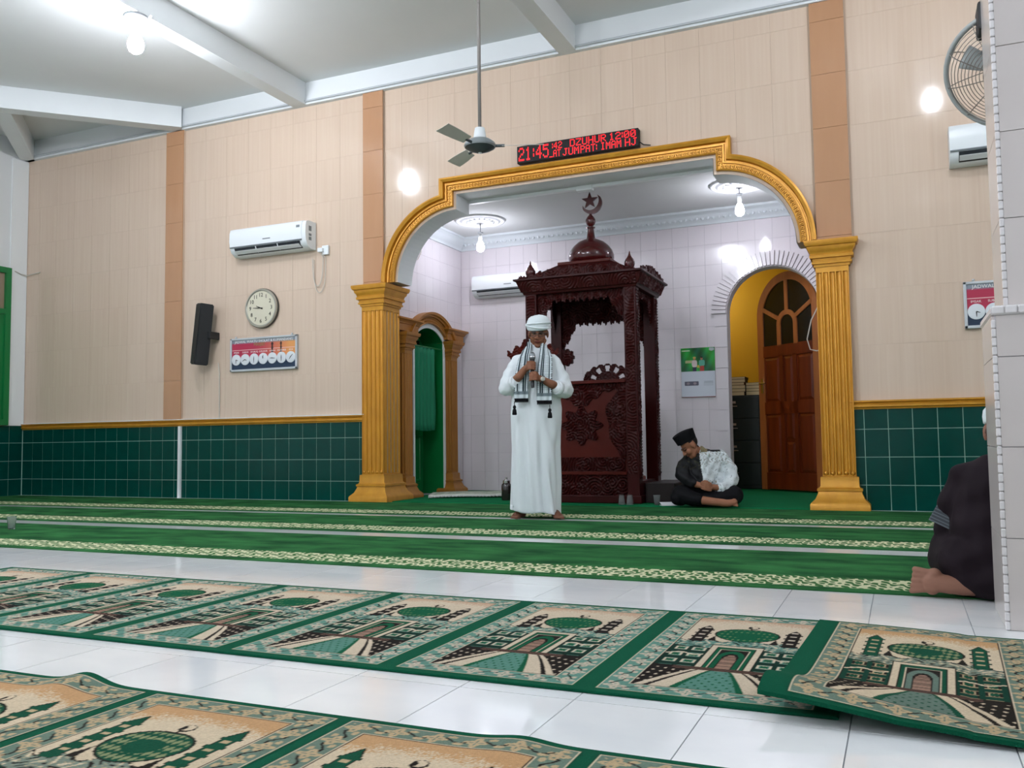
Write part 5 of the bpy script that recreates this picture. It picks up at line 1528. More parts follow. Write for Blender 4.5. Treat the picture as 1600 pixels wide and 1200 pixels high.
class Blob:
    """union of tapered limbs and ellipsoids, fused into ONE continuous skin by a voxel remesh"""
    def __init__(self): self.mb = MB()
    def limb(self, pts, rad, n=14):
        pts = [Vector(p) for p in pts]
        for (a, b, ra, rb) in zip(pts[:-1], pts[1:], rad[:-1], rad[1:]):
            if (b - a).length < 1e-5: continue
            self.mb.tube([a, b], [ra, rb], n)
        for p, r in zip(pts, rad): self.mb.sphere(p, r, n, max(6, n // 2 + 1))
        return self
    def ell(self, c, r, M=None, n=18): self.mb.sphere(c, r, n, n * 2 // 3, M); return self
    def loft(self, rings): self.mb.rings(rings); return self
    def build(self, name, voxel, m, parent, iters=4, paint=None, shape=None, factor=0.5):
        me = self.mb.mesh(name)
        o = bpy.data.objects.new('tmp', me); COL.objects.link(o)
        r = o.modifiers.new('fuse', 'REMESH'); r.mode = 'VOXEL'; r.voxel_size = voxel
        if iters:
            s = o.modifiers.new('soft', 'SMOOTH'); s.iterations = iters; s.factor = factor
        dg = bpy.context.evaluated_depsgraph_get()
        new = bpy.data.meshes.new_from_object(o.evaluated_get(dg))
        bpy.data.objects.remove(o); bpy.data.meshes.remove(me)
        new.name = name
        n = len(new.vertices); co = np.zeros(n * 3, np.float32); new.vertices.foreach_get('co', co); co = co.reshape(-1, 3).astype(float)
        if shape is not None:
            co = shape(co); new.vertices.foreach_set('co', co.astype(np.float32).ravel()); new.update()
        new.polygons.foreach_set('use_smooth', [True] * len(new.polygons))
        if paint is not None:
            c = np.clip(paint(co), 0, 1); c = np.where(c <= 0.04045, c / 12.92, ((c + 0.055) / 1.055) ** 2.4)
            a = new.color_attributes.new('Col', 'FLOAT_COLOR', 'POINT')
            a.data.foreach_set('color', np.concatenate([c, np.ones((n, 1))], 1).astype(np.float32).ravel())
        new.materials.clear(); new.materials.append(MATS[m])
        return link(name, new, parent)

def head(B, M):
    """head in its own frame: -y is the face, z up, origin in the middle of the head (22 cm tall)"""
    P = lambda *p: M @ Vector(p)
    R3 = M.to_3x3()
    B.ell(P(0, 0.015, 0.03), (0.075, 0.092, 0.085), R3)
    B.ell(P(0, -0.022, -0.03), (0.060, 0.068, 0.082), R3)
    B.ell(P(0, -0.062, -0.094), (0.030, 0.026, 0.022), R3)
    for s in (-1, 1):
        B.ell(P(s * 0.040, -0.055, -0.028), (0.026, 0.028, 0.03), R3)
        B.ell(P(s * 0.028, -0.077, 0.020), (0.024, 0.016, 0.010), R3)
        B.ell(P(s * 0.079, 0.012, -0.006), (0.010, 0.022, 0.034), R3)
        B.ell(P(s * 0.013, -0.096, -0.030), (0.011, 0.012, 0.009), R3)
        B.limb([P(s * 0.052, 0.0, -0.06), P(s * 0.03, -0.045, -0.092)], [0.02, 0.022], 10)
    B.limb([P(0, -0.084, 0.014), P(0, -0.106, -0.026)], [0.009, 0.0125], 10)
    B.ell(P(0, -0.085, -0.056), (0.026, 0.012, 0.006), R3); B.ell(P(0, -0.083, -0.067), (0.021, 0.012, 0.007), R3)

def head_paint(co, M, c, skin, hairline=None, closed=False, hair=(0.05, 0.045, 0.045), lips=(0.45, 0.22, 0.18)):
    Mi = np.array(M.inverted()); q = co @ Mi[:3, :3].T + Mi[:3, 3]
    near = (np.abs(q[:, 0]) < 0.1) & (np.abs(q[:, 1]) < 0.13) & (np.abs(q[:, 2]) < 0.14)
    x, y, z = q[:, 0], q[:, 1], q[:, 2]; ax = np.abs(x)
    front = near & (y < -0.045)
    c[front & (np.hypot((ax - 0.030) / 0.022, (z - 0.026 + 0.1 * (ax - 0.03)) / 0.0055) < 1)] = np.array(skin) * 0.35      # brows
    c[front & (np.hypot((ax - 0.030) / 0.017, (z - 0.006) / 0.010) < 1)] = np.array(skin) * 0.55                       # sockets
    if closed:
        c[front & (np.hypot((ax - 0.030) / 0.016, (z - 0.002) / 0.003) < 1)] = np.array(skin) * 0.2
    else:
        c[front & (np.hypot((ax - 0.030) / 0.012, (z - 0.004) / 0.0042) < 1)] = (0.66, 0.62, 0.58)
        c[front & (np.hypot((ax - 0.030) / 0.006, (z - 0.004) / 0.0045) < 1)] = (0.06, 0.04, 0.03)
    c[front & (np.hypot(x / 0.026, (z + 0.061) / 0.012) < 1)] = lips
    c[front & (np.hypot(x / 0.027, (z + 0.0612) / 0.0025) < 1)] = np.array(lips) * 0.45
    if hairline is not None:
        c[near & hairline(x, y, z)] = hair
    return c

def grip(B, P, a, e1, side=1.0, R0=0.017, s=1.0):
    """a closed hand round a handle: P centre on the handle axis a, e1 from the axis towards the palm"""
    P, a, e1 = Vector(P), Vector(a).normalized(), Vector(e1)
    e1 = (e1 - a * e1.dot(a)).normalized(); e2 = a.cross(e1) * side
    pt = lambda ph, R, h: P + (e1 * math.cos(ph) + e2 * math.sin(ph)) * R + a * h
    M = Matrix((e1, e2, a)).transposed()
    B.ell(P + e1 * (R0 + 0.020) + e2 * 0.004, (0.017, 0.030, 0.043), M)
    for k, h in enumerate((0.031, 0.0105, -0.0105, -0.030)):
        ln = (1.0, 1.08, 1.0, 0.85)[k]
        B.limb([pt(0.75, R0 + 0.030, h), pt(1.35, R0 + 0.021, h), pt(2.25 * ln, R0 + 0.011, h - 0.001), pt(3.3 * ln, R0 + 0.008, h - 0.002)], [0.0105, 0.0098, 0.0088, 0.0075], 10)
    B.limb([pt(-0.25, R0 + 0.030, -0.005), pt(-0.85, R0 + 0.022, 0.022), pt(-1.55, R0 + 0.012, 0.034), pt(-2.2, R0 + 0.009, 0.038)], [0.0145, 0.0125, 0.0105, 0.0085], 10)
    return P + e1 * (R0 + 0.030) - a * 0.0

def foot(B, heel, toe, w=0.042, up=0.05):
    heel, toe = Vector(heel), Vector(toe); d = (toe - heel).normalized(); n = Vector((-d.y, d.x, 0))
    L = (toe - heel).length
    z = Vector((0, 0, 1))
    B.limb([heel + z * 0.028, heel + d * L * 0.35 + z * 0.035, heel + d * L * 0.68 + z * 0.024], [0.030, 0.034, 0.032], 12)
    B.limb([heel + d * L * 0.66 + n * 0.022 + z * 0.02, heel + d * L * 0.66 - n * 0.022 + z * 0.02], [0.023, 0.021], 12)
    for k, (o, l, r) in enumerate(((0.032, 1.0, 0.0125), (0.013, 0.985, 0.0095), (-0.004, 0.955, 0.009), (-0.019, 0.915, 0.0085), (-0.032, 0.865, 0.008))):
        B.limb([heel + d * L * 0.68 + n * o * 0.9 + z * 0.018, heel + d * (L * l) + n * o + z * 0.011], [0.013, r], 10)

# ------------------------------------------------------------------ the standing speaker
TH1 = math.atan2(2.87, 7.0)
man = thing('person', 'man in a long white robe and white cap standing and holding a microphone', 'person', (-2.872, 7.02, 0.0065), TH1)
SK = (0.52, 0.34, 0.25)
HM = Matrix.Translation((0.032, -0.035, 1.575)) @ Matrix.Rotation(0.24, 4, 'X') @ Matrix.Rotation(-0.10, 4, 'Z')
B = Blob()
head(B, HM)
B.limb([(0.03, -0.01, 1.52), (0.012, 0.01, 1.40)], [0.052, 0.058])
B.limb([(0.0, 0.0, 1.33), (0.0, 0.0, 1.05), (0, 0, 0.92)], [0.11, 0.105, 0.11])
mic_a = Vector((0.0, 0.05, 0.27)).normalized()
mic0 = Vector((-0.022, -0.255, 1.125))
gu = mic0 + mic_a * 0.155; gl_ = mic0 + mic_a * 0.062
wu = grip(B, gu, mic_a, (-0.80, 0.10, 0.0), side=1.0)
wl_ = grip(B, gl_, mic_a, (0.75, -0.10, 0.0), side=-1.0)
B.limb([(-0.120, 0.01, 1.32), (-0.230, -0.03, 1.115), (-0.135, -0.205, 1.195), gu + Vector((-0.062, 0.012, -0.018)), gu + Vector((-0.036, 0.003, 0.0))], [0.050, 0.040, 0.036, 0.027, 0.024])
B.limb([(0.125, 0.01, 1.32), (0.238, -0.03, 1.085), (0.14, -0.20, 1.125), gl_ + Vector((0.066, 0.012, -0.014)), gl_ + Vector((0.036, 0.0, 0.0))], [0.050, 0.040, 0.036, 0.027, 0.024])
for sx, hx_, tx, hy_, ty in ((-1, -0.125, -0.205, 0.05, -0.12), (1, 0.150, 0.185, 0.05, -0.165)):
    B.limb([(sx * 0.08, 0, 0.92), (sx * 0.10, 0.0, 0.5), (hx_, hy_ - 0.03, 0.09), (hx_, hy_ - 0.03, 0.05)], [0.095, 0.06, 0.040, 0.036])
    foot(B, (hx_, hy_, 0.0), (tx, ty, 0.0))
def paint_man(co):
    c = np.zeros((len(co), 3)) + np.array(SK)
    c = c * (0.97 + 0.06 * np.random.RandomState(1).rand(len(co), 1))
    c = head_paint(co, HM, c, SK, hairline=lambda x, y, z: (z > 0.012) & (y > 0.005) & (z < 0.06) & (np.abs(x) > 0.055), hair=(0.30, 0.28, 0.27))
    low = co[:, 2] < 0.16
    c[low] = np.array((0.42, 0.27, 0.20))
    leg = (co[:, 2] > 0.075) & (co[:, 2] < 0.4)
    c[leg] = (0.33, 0.37, 0.38)
    return c
B.build('body', 0.0052, 'skin_cloth', man, 3, paint_man, lambda co: flat_floor(co))
# robe
def ell_ring(z, cx, cy, rx, ry, n=40, p=2.0):
    out = []
    for k in range(n):
        a = 2 * PI * k / n; ca, sa = math.cos(a), math.sin(a)
        out.append((cx + rx * math.copysign(abs(ca) ** (2 / p), ca), cy + ry * math.copysign(abs(sa) ** (2 / p), sa), z))
    return out
R_ = Blob()
R_.loft([ell_ring(*q) for q in ((0.055, -0.018, 0.0, 0.205, 0.165), (0.12, -0.018, 0.0, 0.206, 0.165), (0.35, -0.016, 0.0, 0.207, 0.16), (0.60, -0.008, 0.0, 0.208, 0.155), (0.80, 0.004, 0.0, 0.218, 0.158), (0.93, 0.006, 0.0, 0.220, 0.158),
                                   (1.08, 0.003, 0.0, 0.205, 0.15), (1.22, 0.002, 0.0, 0.198, 0.142), (1.33, 0.002, 0.0, 0.185, 0.125), (1.39, 0.004, 0.005, 0.148, 0.105), (1.425, 0.010, 0.005, 0.105, 0.088), (1.455, 0.016, 0.0, 0.074, 0.076), (1.50, 0.02, -0.004, 0.068, 0.070))])
R_.limb([(-0.140, 0.01, 1.335), (-0.205, -0.01, 1.22), (-0.248, -0.035, 1.11), (-0.20, -0.11, 1.125), (-0.172, -0.15, 1.148)], [0.068, 0.071, 0.070, 0.062, 0.055])
R_.limb([(0.148, 0.01, 1.335), (0.215, -0.01, 1.20), (0.255, -0.035, 1.085), (0.225, -0.10, 1.085), (0.185, -0.15, 1.098)], [0.068, 0.072, 0.073, 0.066, 0.057])
def robe_shape(co):
    x, y, z = co[:, 0], co[:, 1], co[:, 2]
    th = np.arctan2(y, x); r = np.hypot(x, y) + 1e-6
    low = smooth01(1.0, 0.35, z)
    d = low * (0.013 * np.sin(th * 7 + 1.5 * np.sin(z * 4)) + 0.008 * np.sin(th * 13 + z * 5))
    d += 0.010 * np.exp(-((x - 0.13) / 0.05) ** 2) * (y < 0) * smooth01(0.98, 0.6, z) * np.sin((x + 0.25 * z) * 55)
    d += smooth01(0.95, 1.1, z) * (0.003 * np.sin(z * 70 + x * 40) + 0.0025 * np.sin(x * 90 - z * 50))
    co = co.copy(); co[:, 0] += x / r * d; co[:, 1] += y / r * d
    co[:, 2] += np.where(z < 0.1, -0.035 * smooth01(-0.05, 0.2, x) + 0.01 * np.sin(x * 22), 0)
    return co
R_.build('robe', 0.009, 'robe_white', man, 5, shape=robe_shape)
# rolled cuffs
for c_, d_, r_ in (((-0.167, -0.155, 1.151), (0.55, -0.75, 0.35), 0.055), ((0.180, -0.155, 1.099), (-0.6, -0.75, 0.15), 0.056)):
    d_ = Vector(d_).normalized(); q = d_.to_track_quat('Z', 'X').to_matrix()
    MB().lathe([(r_ - 0.006, -0.03), (r_ + 0.004, -0.03), (r_ + 0.006, -0.005), (r_ + 0.003, 0.012), (r_ - 0.004, 0.016), (r_ - 0.012, 0.0)], c_, 24, q, cap=False).build('cuff', 'robe_white', man, smooth=True)
# cap
CM = HM @ Matrix.Translation((0, 0.012, 0.050)) @ Matrix.Rotation(-0.08, 4, 'X')
cp = MB()
rr = []
for (r, z) in ((0.088, -0.018), (0.098, -0.010), (0.103, 0.012), (0.104, 0.035), (0.100, 0.058), (0.088, 0.082), (0.066, 0.098), (0.035, 0.107), (0.006, 0.110)):
    ring = []
    for k in range(40):
        a = 2 * PI * k / 40
        w = 1 + 0.02 * math.sin(2 * a + z * 60)
        zz_ = z + 0.010 * math.sin(a + 0.6) * (1 if z < 0.07 else 0.3)
        ring.append(CM @ Vector((r * 0.98 * w * math.cos(a), r * 1.10 * w * math.sin(a), zz_)))
    rr.append(ring)
cp.rings(rr); cp.build('cap', 'cap_white', man, smooth=True)
bd = MB()
for k0, tilt in ((0.012, 0.16), (0.034, -0.12)):
    bd.tube([CM @ Vector((0.104 * math.cos(a), 0.114 * math.sin(a), k0 + tilt * 0.09 * math.sin(a - 0.8))) for a in [2 * PI * k / 40 for k in range(41)]], 0.0075, 8, cap=False)
bd.build('cap_fold', 'cap_white', man, smooth=True)
# glasses
gs = MB()
for s in (-1, 1):
    loop = [HM @ Vector((s * 0.033 + 0.026 * math.copysign(abs(math.cos(a)) ** 0.6, math.cos(a)), -0.103 + 0.012 * abs(s * 0.033 + 0.026 * math.cos(a)) / 0.06, 0.004 + 0.017 * math.copysign(abs(math.sin(a)) ** 0.6, math.sin(a)))) for a in [2 * PI * k / 28 for k in range(29)]]
    gs.tube(loop, 0.0026, 6, cap=False)
    gs.tube([HM @ Vector((s * 0.060, -0.092, 0.010)), HM @ Vector((s * 0.080, -0.03, 0.010)), HM @ Vector((s * 0.084, 0.012, 0.004))], 0.0024, 6)
gs.tube([HM @ Vector((-0.008, -0.104, 0.010)), HM @ Vector((0, -0.107, 0.012)), HM @ Vector((0.008, -0.104, 0.010))], 0.0024, 6)
gs.build('glasses', 'glass_rim', man, smooth=True)
# checked scarf: two hanging ends joined behind the neck
mat('scarf_print', 'ffffff', 0.85, spec=0.1, attr='Col')
def scarf_col(U, V):
    c = np.zeros(U.shape + (3,)) + np.array((0.84, 0.88, 0.89))
    c[(np.abs((V * 46) % 1 - 0.5) < 0.13)] = (0.66, 0.71, 0.73)
    c[(np.abs((U * 9) % 1 - 0.5) < 0.12)] = (0.74, 0.78, 0.80)
    for u0, w in ((0.20, 0.035), (0.62, 0.05), (0.76, 0.035), (0.97, 0.03)):
        c[np.abs(U - u0) < w] = (0.16, 0.22, 0.25)
    c[(U < 0.07) & ((V * 38) % 1 < 0.55)] = (0.10, 0.12, 0.14)
    c[(V < 0.10) & (V > 0.06)] = (0.45, 0.50, 0.52); c[(V < 0.055)] = (0.80, 0.84, 0.85); c[V < 0.014] = (0.06, 0.07, 0.09)
    return c
def ribbon(name, path, widths, wdirs, flip):
    nx, ny = 40, 130
    me = color_grid(name, 1, 1, nx, ny, (lambda U, V: scarf_col(1 - U if flip else U, V)), 'scarf_print', M='mesh')
    P = np.array(path, float); s = np.concatenate([[0], np.cumsum(np.linalg.norm(np.diff(P, axis=0), axis=1))]); s /= s[-1]
    V = np.linspace(0, 1, ny)
    ctr = np.stack([np.interp(V, s, P[:, k]) for k in range(3)], 1)
    for _ in range(10): ctr[1:-1] = (ctr[:-2] + 2 * ctr[1:-1] + ctr[2:]) / 4
    wd_ = np.stack([np.interp(V, s, np.array(wdirs)[:, k]) for k in range(3)], 1); wd_ /= np.linalg.norm(wd_, axis=1, keepdims=True)
    ww = np.interp(V, s, widths)
    U = np.linspace(-0.5, 0.5, nx)
    co = ctr[:, None, :] + wd_[:, None, :] * (ww[:, None, None] * U[None, :, None])
    nrm = np.cross(wd_, np.gradient(ctr, axis=0)); nrm /= np.linalg.norm(nrm, axis=1, keepdims=True) + 1e-9
    co = co + nrm[:, None, :] * (0.006 * np.sin(U * 14)[None, :, None])
    me.vertices.foreach_set('co', co.reshape(-1, 3).astype(np.float32).ravel()); me.update()
    me.polygons.foreach_set('use_smooth', [True] * len(me.polygons))
    o = link(name, me, man)
    md_ = o.modifiers.new('thickness', 'SOLIDIFY'); md_.thickness = 0.005; md_.offset = 0
    return o
ribbon('scarf', [(-0.120, -0.185, 1.005), (-0.118, -0.188, 1.12), (-0.108, -0.176, 1.25), (-0.090, -0.140, 1.37), (-0.068, -0.085, 1.445), (-0.062, -0.01, 1.490), (-0.03, 0.065, 1.505), (0.015, 0.085, 1.505)],
       [0.115, 0.118, 0.115, 0.105, 0.10, 0.09, 0.09, 0.09], [(1, 0.0, 0), (1, 0, 0), (1, -0.1, 0.05), (0.95, -0.3, 0.25), (0.8, -0.45, 0.5), (0.35, 0, 0.9), (0.1, 0.1, 1), (0, 0.1, 1)], False)
ribbon('scarf', [(0.072, -0.190, 0.985), (0.075, -0.190, 1.12), (0.082, -0.178, 1.25), (0.092, -0.142, 1.37), (0.090, -0.085, 1.445), (0.092, -0.01, 1.490), (0.06, 0.065, 1.505), (0.010, 0.086, 1.505)],
       [0.125, 0.128, 0.125, 0.115, 0.10, 0.09, 0.09, 0.09], [(1, 0.0, 0), (1, 0, 0), (1, 0.1, 0.0), (0.95, 0.3, -0.2), (0.8, 0.45, -0.5), (0.35, 0, -0.9), (0.1, -0.1, -1), (0, -0.1, -1)], True)
fr_ = [(-0.120, -0.187, 1.0, 0.115), (0.072, -0.192, 0.98, 0.125)]
for cx, cy, cz, w in fr_:
    q = MB()
    for k in range(22):
        x = cx - w / 2 + w * (k + 0.5) / 22
        q.tube([(x, cy, cz + 0.006), (x + 0.002, cy - 0.004, cz - 0.008), (x, cy - 0.001, cz - 0.022)], [0.0035, 0.0035, 0.002], 5)
    tag(q.build('fringe', 'black_cloth', man, smooth=True), kind='stuff')
for tx, tz in ((-0.178, 0.985), (0.118, 0.955)):
    q = MB().lathe([(0.003, 0.0), (0.003, -0.03), (0.012, -0.036), (0.014, -0.05), (0.009, -0.058), (0.016, -0.07), (0.020, -0.105), (0.016, -0.112)], (tx, -0.195, tz), 14)
    q.build('tassel', 'black_cloth', man, smooth=True)
# watch
wc = gl_ + Vector((0.085, 0.008, -0.022)); wd2 = Vector((0.07, 0.0, -0.016)).normalized()
q = wd2.to_track_quat('Z', 'X').to_matrix()
wt = MB().lathe([(0.033, -0.009), (0.0345, -0.006), (0.0345, 0.006), (0.033, 0.009)], wc, 24, q, cap=False).build('watch_strap', 'watch_dark', man, smooth=True)
MB().lathe([(0.019, 0.0), (0.019, 0.009), (0.015, 0.011), (0.0001, 0.011)], wc + Vector((0.0, -0.033, 0.004)), 20, Matrix.Rotation(PI / 2, 3, 'X'), cap=False).build('watch_case', 'clock_rim', wt, angle=40)
# microphone (held: a thing of its own)
mat('mic_black', '16181b', 0.4)
mat('mic_grille', '8d9498', 0.35, metal=0.7, var=0.6, vscale=(300, 300, 300), color2='4a5054')
mi = thing('microphone', 'black handheld microphone with a silver grille in the hands of the standing man', 'microphone', (0, 0, 0))
mw = Matrix.Translation((-2.872, 7.02, 0.0065)) @ Matrix.Rotation(TH1, 4, 'Z') @ Matrix.Translation(mic0) @ mic_a.to_track_quat('Z', 'X').to_matrix().to_4x4()
mi.matrix_world = mw
MB().lathe([(0.011, -0.03), (0.013, -0.028), (0.0135, 0.02), (0.016, 0.12), (0.0185, 0.20), (0.021, 0.215)], n=20).build('handle', 'mic_black', mi, angle=40)
MB().lathe([(0.021, 0.215), (0.0255, 0.222), (0.027, 0.232), (0.0265, 0.25), (0.021, 0.266), (0.012, 0.276), (0.002, 0.279)], n=20).build('grille', 'mic_grille', mi, smooth=True)
MB().lathe([(0.0262, 0.228), (0.0285, 0.229), (0.0285, 0.237), (0.0262, 0.238)], n=20, cap=False).build('ring', 'chrome', mi, angle=40)

# ------------------------------------------------------------------ the seated young man by the doorway
TH2 = math.atan2(1.75, 8.6)
sit = thing('person', 'young man in a black cap and two-tone batik shirt sitting cross-legged', 'person', (-1.775, 8.64, 0.0105), TH2)
SK2 = (0.60, 0.40, 0.30)
HM2 = Matrix.Translation((-0.128, -0.10, 0.585)) @ Matrix.Rotation(math.radians(-74), 4, 'Z') @ Matrix.Rotation(math.radians(44), 4, 'X') @ Matrix.Scale(0.97, 4)
B = Blob()
head(B, HM2)
B.limb([(-0.095, -0.07, 0.56), (-0.01, 0.01, 0.475)], [0.050, 0.056])
B.limb([(0.02, 0.03, 0.43), (0.08, 0.07, 0.22), (0.09, 0.10, 0.13)], [0.10, 0.10, 0.11])
# forearms + clasped hands
hc = Vector((0.015, -0.235, 0.195))
B.limb([(0.10, 0.06, 0.42), (0.235, 0.01, 0.32), (0.25, -0.02, 0.25), (0.19, -0.13, 0.185), (0.14, -0.19, 0.18), hc + Vector((0.05, 0.012, 0.0))], [0.05, 0.035, 0.035, 0.034, 0.031, 0.027])
B.limb([(-0.06, 0.0, 0.44), (-0.18, -0.04, 0.37), (-0.195, -0.09, 0.31), (-0.11, -0.19, 0.225), hc + Vector((-0.05, 0.012, 0.012))], [0.05, 0.04, 0.036, 0.033, 0.027])
B.ell(hc + Vector((0.026, -0.004, -0.004)), (0.036, 0.022, 0.034)); B.ell(hc + Vector((-0.026, 0.0, 0.012)), (0.036, 0.022, 0.034))
for k in range(4):
    z = 0.030 - 0.019 * k
    B.limb([hc + Vector((-0.040, -0.018, z + 0.012)), hc + Vector((-0.008, -0.034, z + 0.004)), hc + Vector((0.028, -0.030, z - 0.006)), hc + Vector((0.046, -0.018, z - 0.010))], [0.0095, 0.0095, 0.0085, 0.007], 10)
    B.limb([hc + Vector((0.045, -0.016, z - 0.006)), hc + Vector((0.012, -0.030, z - 0.004)), hc + Vector((-0.022, -0.026, z + 0.002))], [0.0095, 0.009, 0.0075], 10)
B.limb([hc + Vector((-0.04, -0.012, 0.040)), hc + Vector((-0.012, -0.028, 0.056)), hc + Vector((0.014, -0.030, 0.054))], [0.012, 0.011, 0.008], 10)
B.limb([hc + Vector((0.045, -0.012, 0.028)), hc + Vector((0.02, -0.028, 0.044)), hc + Vector((-0.006, -0.032, 0.044))], [0.012, 0.011, 0.008], 10)
# bare shin and foot in front
B.limb([(0.05, 0.05, 0.12), (-0.06, -0.10, 0.10), (-0.13, -0.20, 0.09), (-0.07, -0.245, 0.075), (0.10, -0.27, 0.055), (0.17, -0.27, 0.05)], [0.05, 0.045, 0.043, 0.043, 0.037, 0.034])
B.limb([(0.16, -0.27, 0.045), (0.22, -0.275, 0.045), (0.27, -0.275, 0.055)], [0.034, 0.034, 0.030])
for k in range(5):
    B.limb([(0.265, -0.285 + 0.004 * k, 0.028 + 0.012 * k), (0.296 - 0.004 * k, -0.288 + 0.005 * k, 0.022 + 0.0145 * k)], [0.013, 0.0105 - 0.0008 * k], 10)
def paint_sit(co):
    c = np.zeros((len(co), 3)) + np.array(SK2)
    c = head_paint(co, HM2, c, SK2, hairline=lambda x, y, z: ((z > 0.004) & (y > 0.000) & ((np.abs(x) < 0.066) | (z > 0.03))) | ((y > 0.045) & (z > -0.07)) | (z > 0.062), hair=(0.05, 0.045, 0.045), lips=(0.55, 0.30, 0.26), closed=True)
    return c
B.build('body', 0.0052, 'skin_cloth', sit, 3, paint_sit, lambda co: flat_floor(co))
S = Blob()
S.limb([(0.10, 0.10, 0.12), (0.085, 0.07, 0.24), (0.045, 0.035, 0.38), (0.02, 0.02, 0.455)], [0.155, 0.15, 0.135, 0.10])
S.limb([(-0.05, -0.03, 0.42), (-0.02, -0.05, 0.25)], [0.11, 0.13])
S.limb([(-0.13, 0.0, 0.455), (0.02, 0.02, 0.47), (0.155, 0.04, 0.475)], [0.065, 0.072, 0.068])
S.limb([(0.155, 0.04, 0.47), (0.245, 0.02, 0.36), (0.262, -0.02, 0.255), (0.20, -0.12, 0.185), (0.145, -0.185, 0.178)], [0.07, 0.067, 0.066, 0.056, 0.046])
S.limb([(-0.12, 0.0, 0.455), (-0.19, -0.04, 0.38), (-0.205, -0.09, 0.31), (-0.15, -0.16, 0.25), (-0.105, -0.195, 0.222)], [0.070, 0.074, 0.072, 0.058, 0.045])
S.limb([(-0.045, -0.02, 0.50), (-0.03, -0.01, 0.52)], [0.066, 0.063])
def shirt_paint(co):
    x, y, z = co[:, 0], co[:, 1], co[:, 2]
    n = len(co)
    white = np.array((0.84, 0.87, 0.88)); dark = np.array((0.06, 0.06, 0.075))
    c = np.zeros((n, 3)) + white
    lf = np.sin(x * 95 + 4 * np.sin(z * 60)) * np.sin(z * 85 + 3 * np.sin(y * 70 + x * 30))
    up = smooth01(0.30, 0.42, z) + 0.6 * (z < 0.24)
    up = smooth01(0.36, 0.44, z) + (z < 0.26) * (x < 0.12)
    c[(lf > 0.66) & (up > 0.5)] = (0.58, 0.59, 0.56); c[(lf < -0.74) & (up > 0.5)] = (0.52, 0.50, 0.42); c[(lf > 0.90)] = (0.50, 0.52, 0.53)
    dk = x < -0.035 + 0.12 * (0.45 - z)
    c[dk] = dark
    c[dk & (lf > 0.55) & (z > 0.36)] = (0.20, 0.20, 0.12)
    c[(z > 0.512 - 0.25 * (y - 0.03)) & (x > 0.035) & (x < 0.16)] = dark            # dark yoke on the shoulder
    c[(z > 0.520) & (x <= 0.035) & (x > -0.03)] = (0.50, 0.46, 0.34)
    return c
def shirt_shape(co):
    co = co.copy(); x, y, z = co[:, 0].copy(), co[:, 1].copy(), co[:, 2].copy()
    d = 0.005 * np.sin(z * 75 + x * 38) + 0.004 * np.sin(x * 60 - z * 48 + y * 30)
    co[:, 1] -= d; co[:, 0] += 0.5 * d
    return co
S.build('shirt', 0.0065, 'skin_cloth', sit, 4, shirt_paint, shirt_shape)
T = Blob()
T.limb([(0.11, 0.10, 0.105), (-0.02, -0.02, 0.12), (-0.225, -0.14, 0.125)], [0.135, 0.115, 0.085])
T.limb([(0.10, 0.09, 0.105), (0.21, -0.03, 0.115), (0.275, -0.14, 0.11)], [0.135, 0.12, 0.088])
T.limb([(-0.225, -0.14, 0.12), (-0.12, -0.215, 0.085), (-0.065, -0.240, 0.075)], [0.085, 0.072, 0.064])
T.limb([(0.275, -0.14, 0.105), (0.14, -0.20, 0.085), (-0.02, -0.19, 0.07)], [0.085, 0.07, 0.06])
T.limb([(-0.255, -0.15, 0.085), (-0.225, -0.10, 0.075)], [0.072, 0.07])
T.build('trousers', 0.0075, 'black_cloth', sit, 4, None, flat_floor)
# black songkok: flat-topped oval cap
KM = HM2 @ Matrix.Translation((0, 0.014, 0.066)) @ Matrix.Rotation(-0.30, 4, 'X')
q = MB()
q.rings([[KM @ Vector((rx * math.cos(2 * PI * k / 40), ry * math.sin(2 * PI * k / 40), z + 0.006 * math.cos(2 * PI * k / 20) * (z > 0.02))) for k in range(40)] for rx, ry, z in ((0.078, 0.098, -0.018), (0.081, 0.102, -0.016), (0.083, 0.110, 0.045), (0.084, 0.116, 0.080), (0.081, 0.112, 0.083), (0.04, 0.06, 0.076))])
q.build('cap', 'velvet_black', sit, angle=50)
# wrist watch / cuff
MB().lathe([(0.050, -0.016), (0.053, -0.014), (0.052, 0.012), (0.046, 0.016)], (0.140, -0.190, 0.178), 24, Vector((-0.6, -0.75, 0.0)).normalized().to_track_quat('Z', 'X').to_matrix(), cap=False).build('cuff', 'robe_white', sit, smooth=True)

# ------------------------------------------------------------------ the man kneeling behind the pillar
rm = thing('person', 'man in a dark robe and white cap kneeling behind the tiled pillar', 'person', (0.335, 4.16, 0.0065), math.atan2(-0.335, 4.16))
SK3 = (0.56, 0.40, 0.33)
HM3 = Matrix.Translation((0.060, 0.02, 0.668)) @ Matrix.Rotation(math.radians(188), 4, 'Z') @ Matrix.Rotation(0.12, 4, 'X')
B = Blob()
head(B, HM3)
B.limb([(0.055, 0.0, 0.63), (0.03, -0.01, 0.51)], [0.052, 0.056])
B.limb([(0.0, 0.0, 0.46), (-0.02, 0.0, 0.2)], [0.11, 0.12])
B.limb([(-0.08, 0.0, 0.45), (-0.13, 0.03, 0.34), (-0.14, 0.08, 0.26), (-0.10, 0.26, 0.20)], [0.04, 0.036, 0.035, 0.03])
hk = Vector((-0.06, 0.33, 0.205)); B.ell(hk, (0.036, 0.048, 0.016))
for k in range(4): B.limb([hk + Vector((-0.026 + 0.017 * k, 0.03, 0.0)), hk + Vector((-0.028 + 0.018 * k, 0.075, -0.006)), hk + Vector((-0.028 + 0.018 * k, 0.10, -0.018))], [0.010, 0.009, 0.0075], 10)
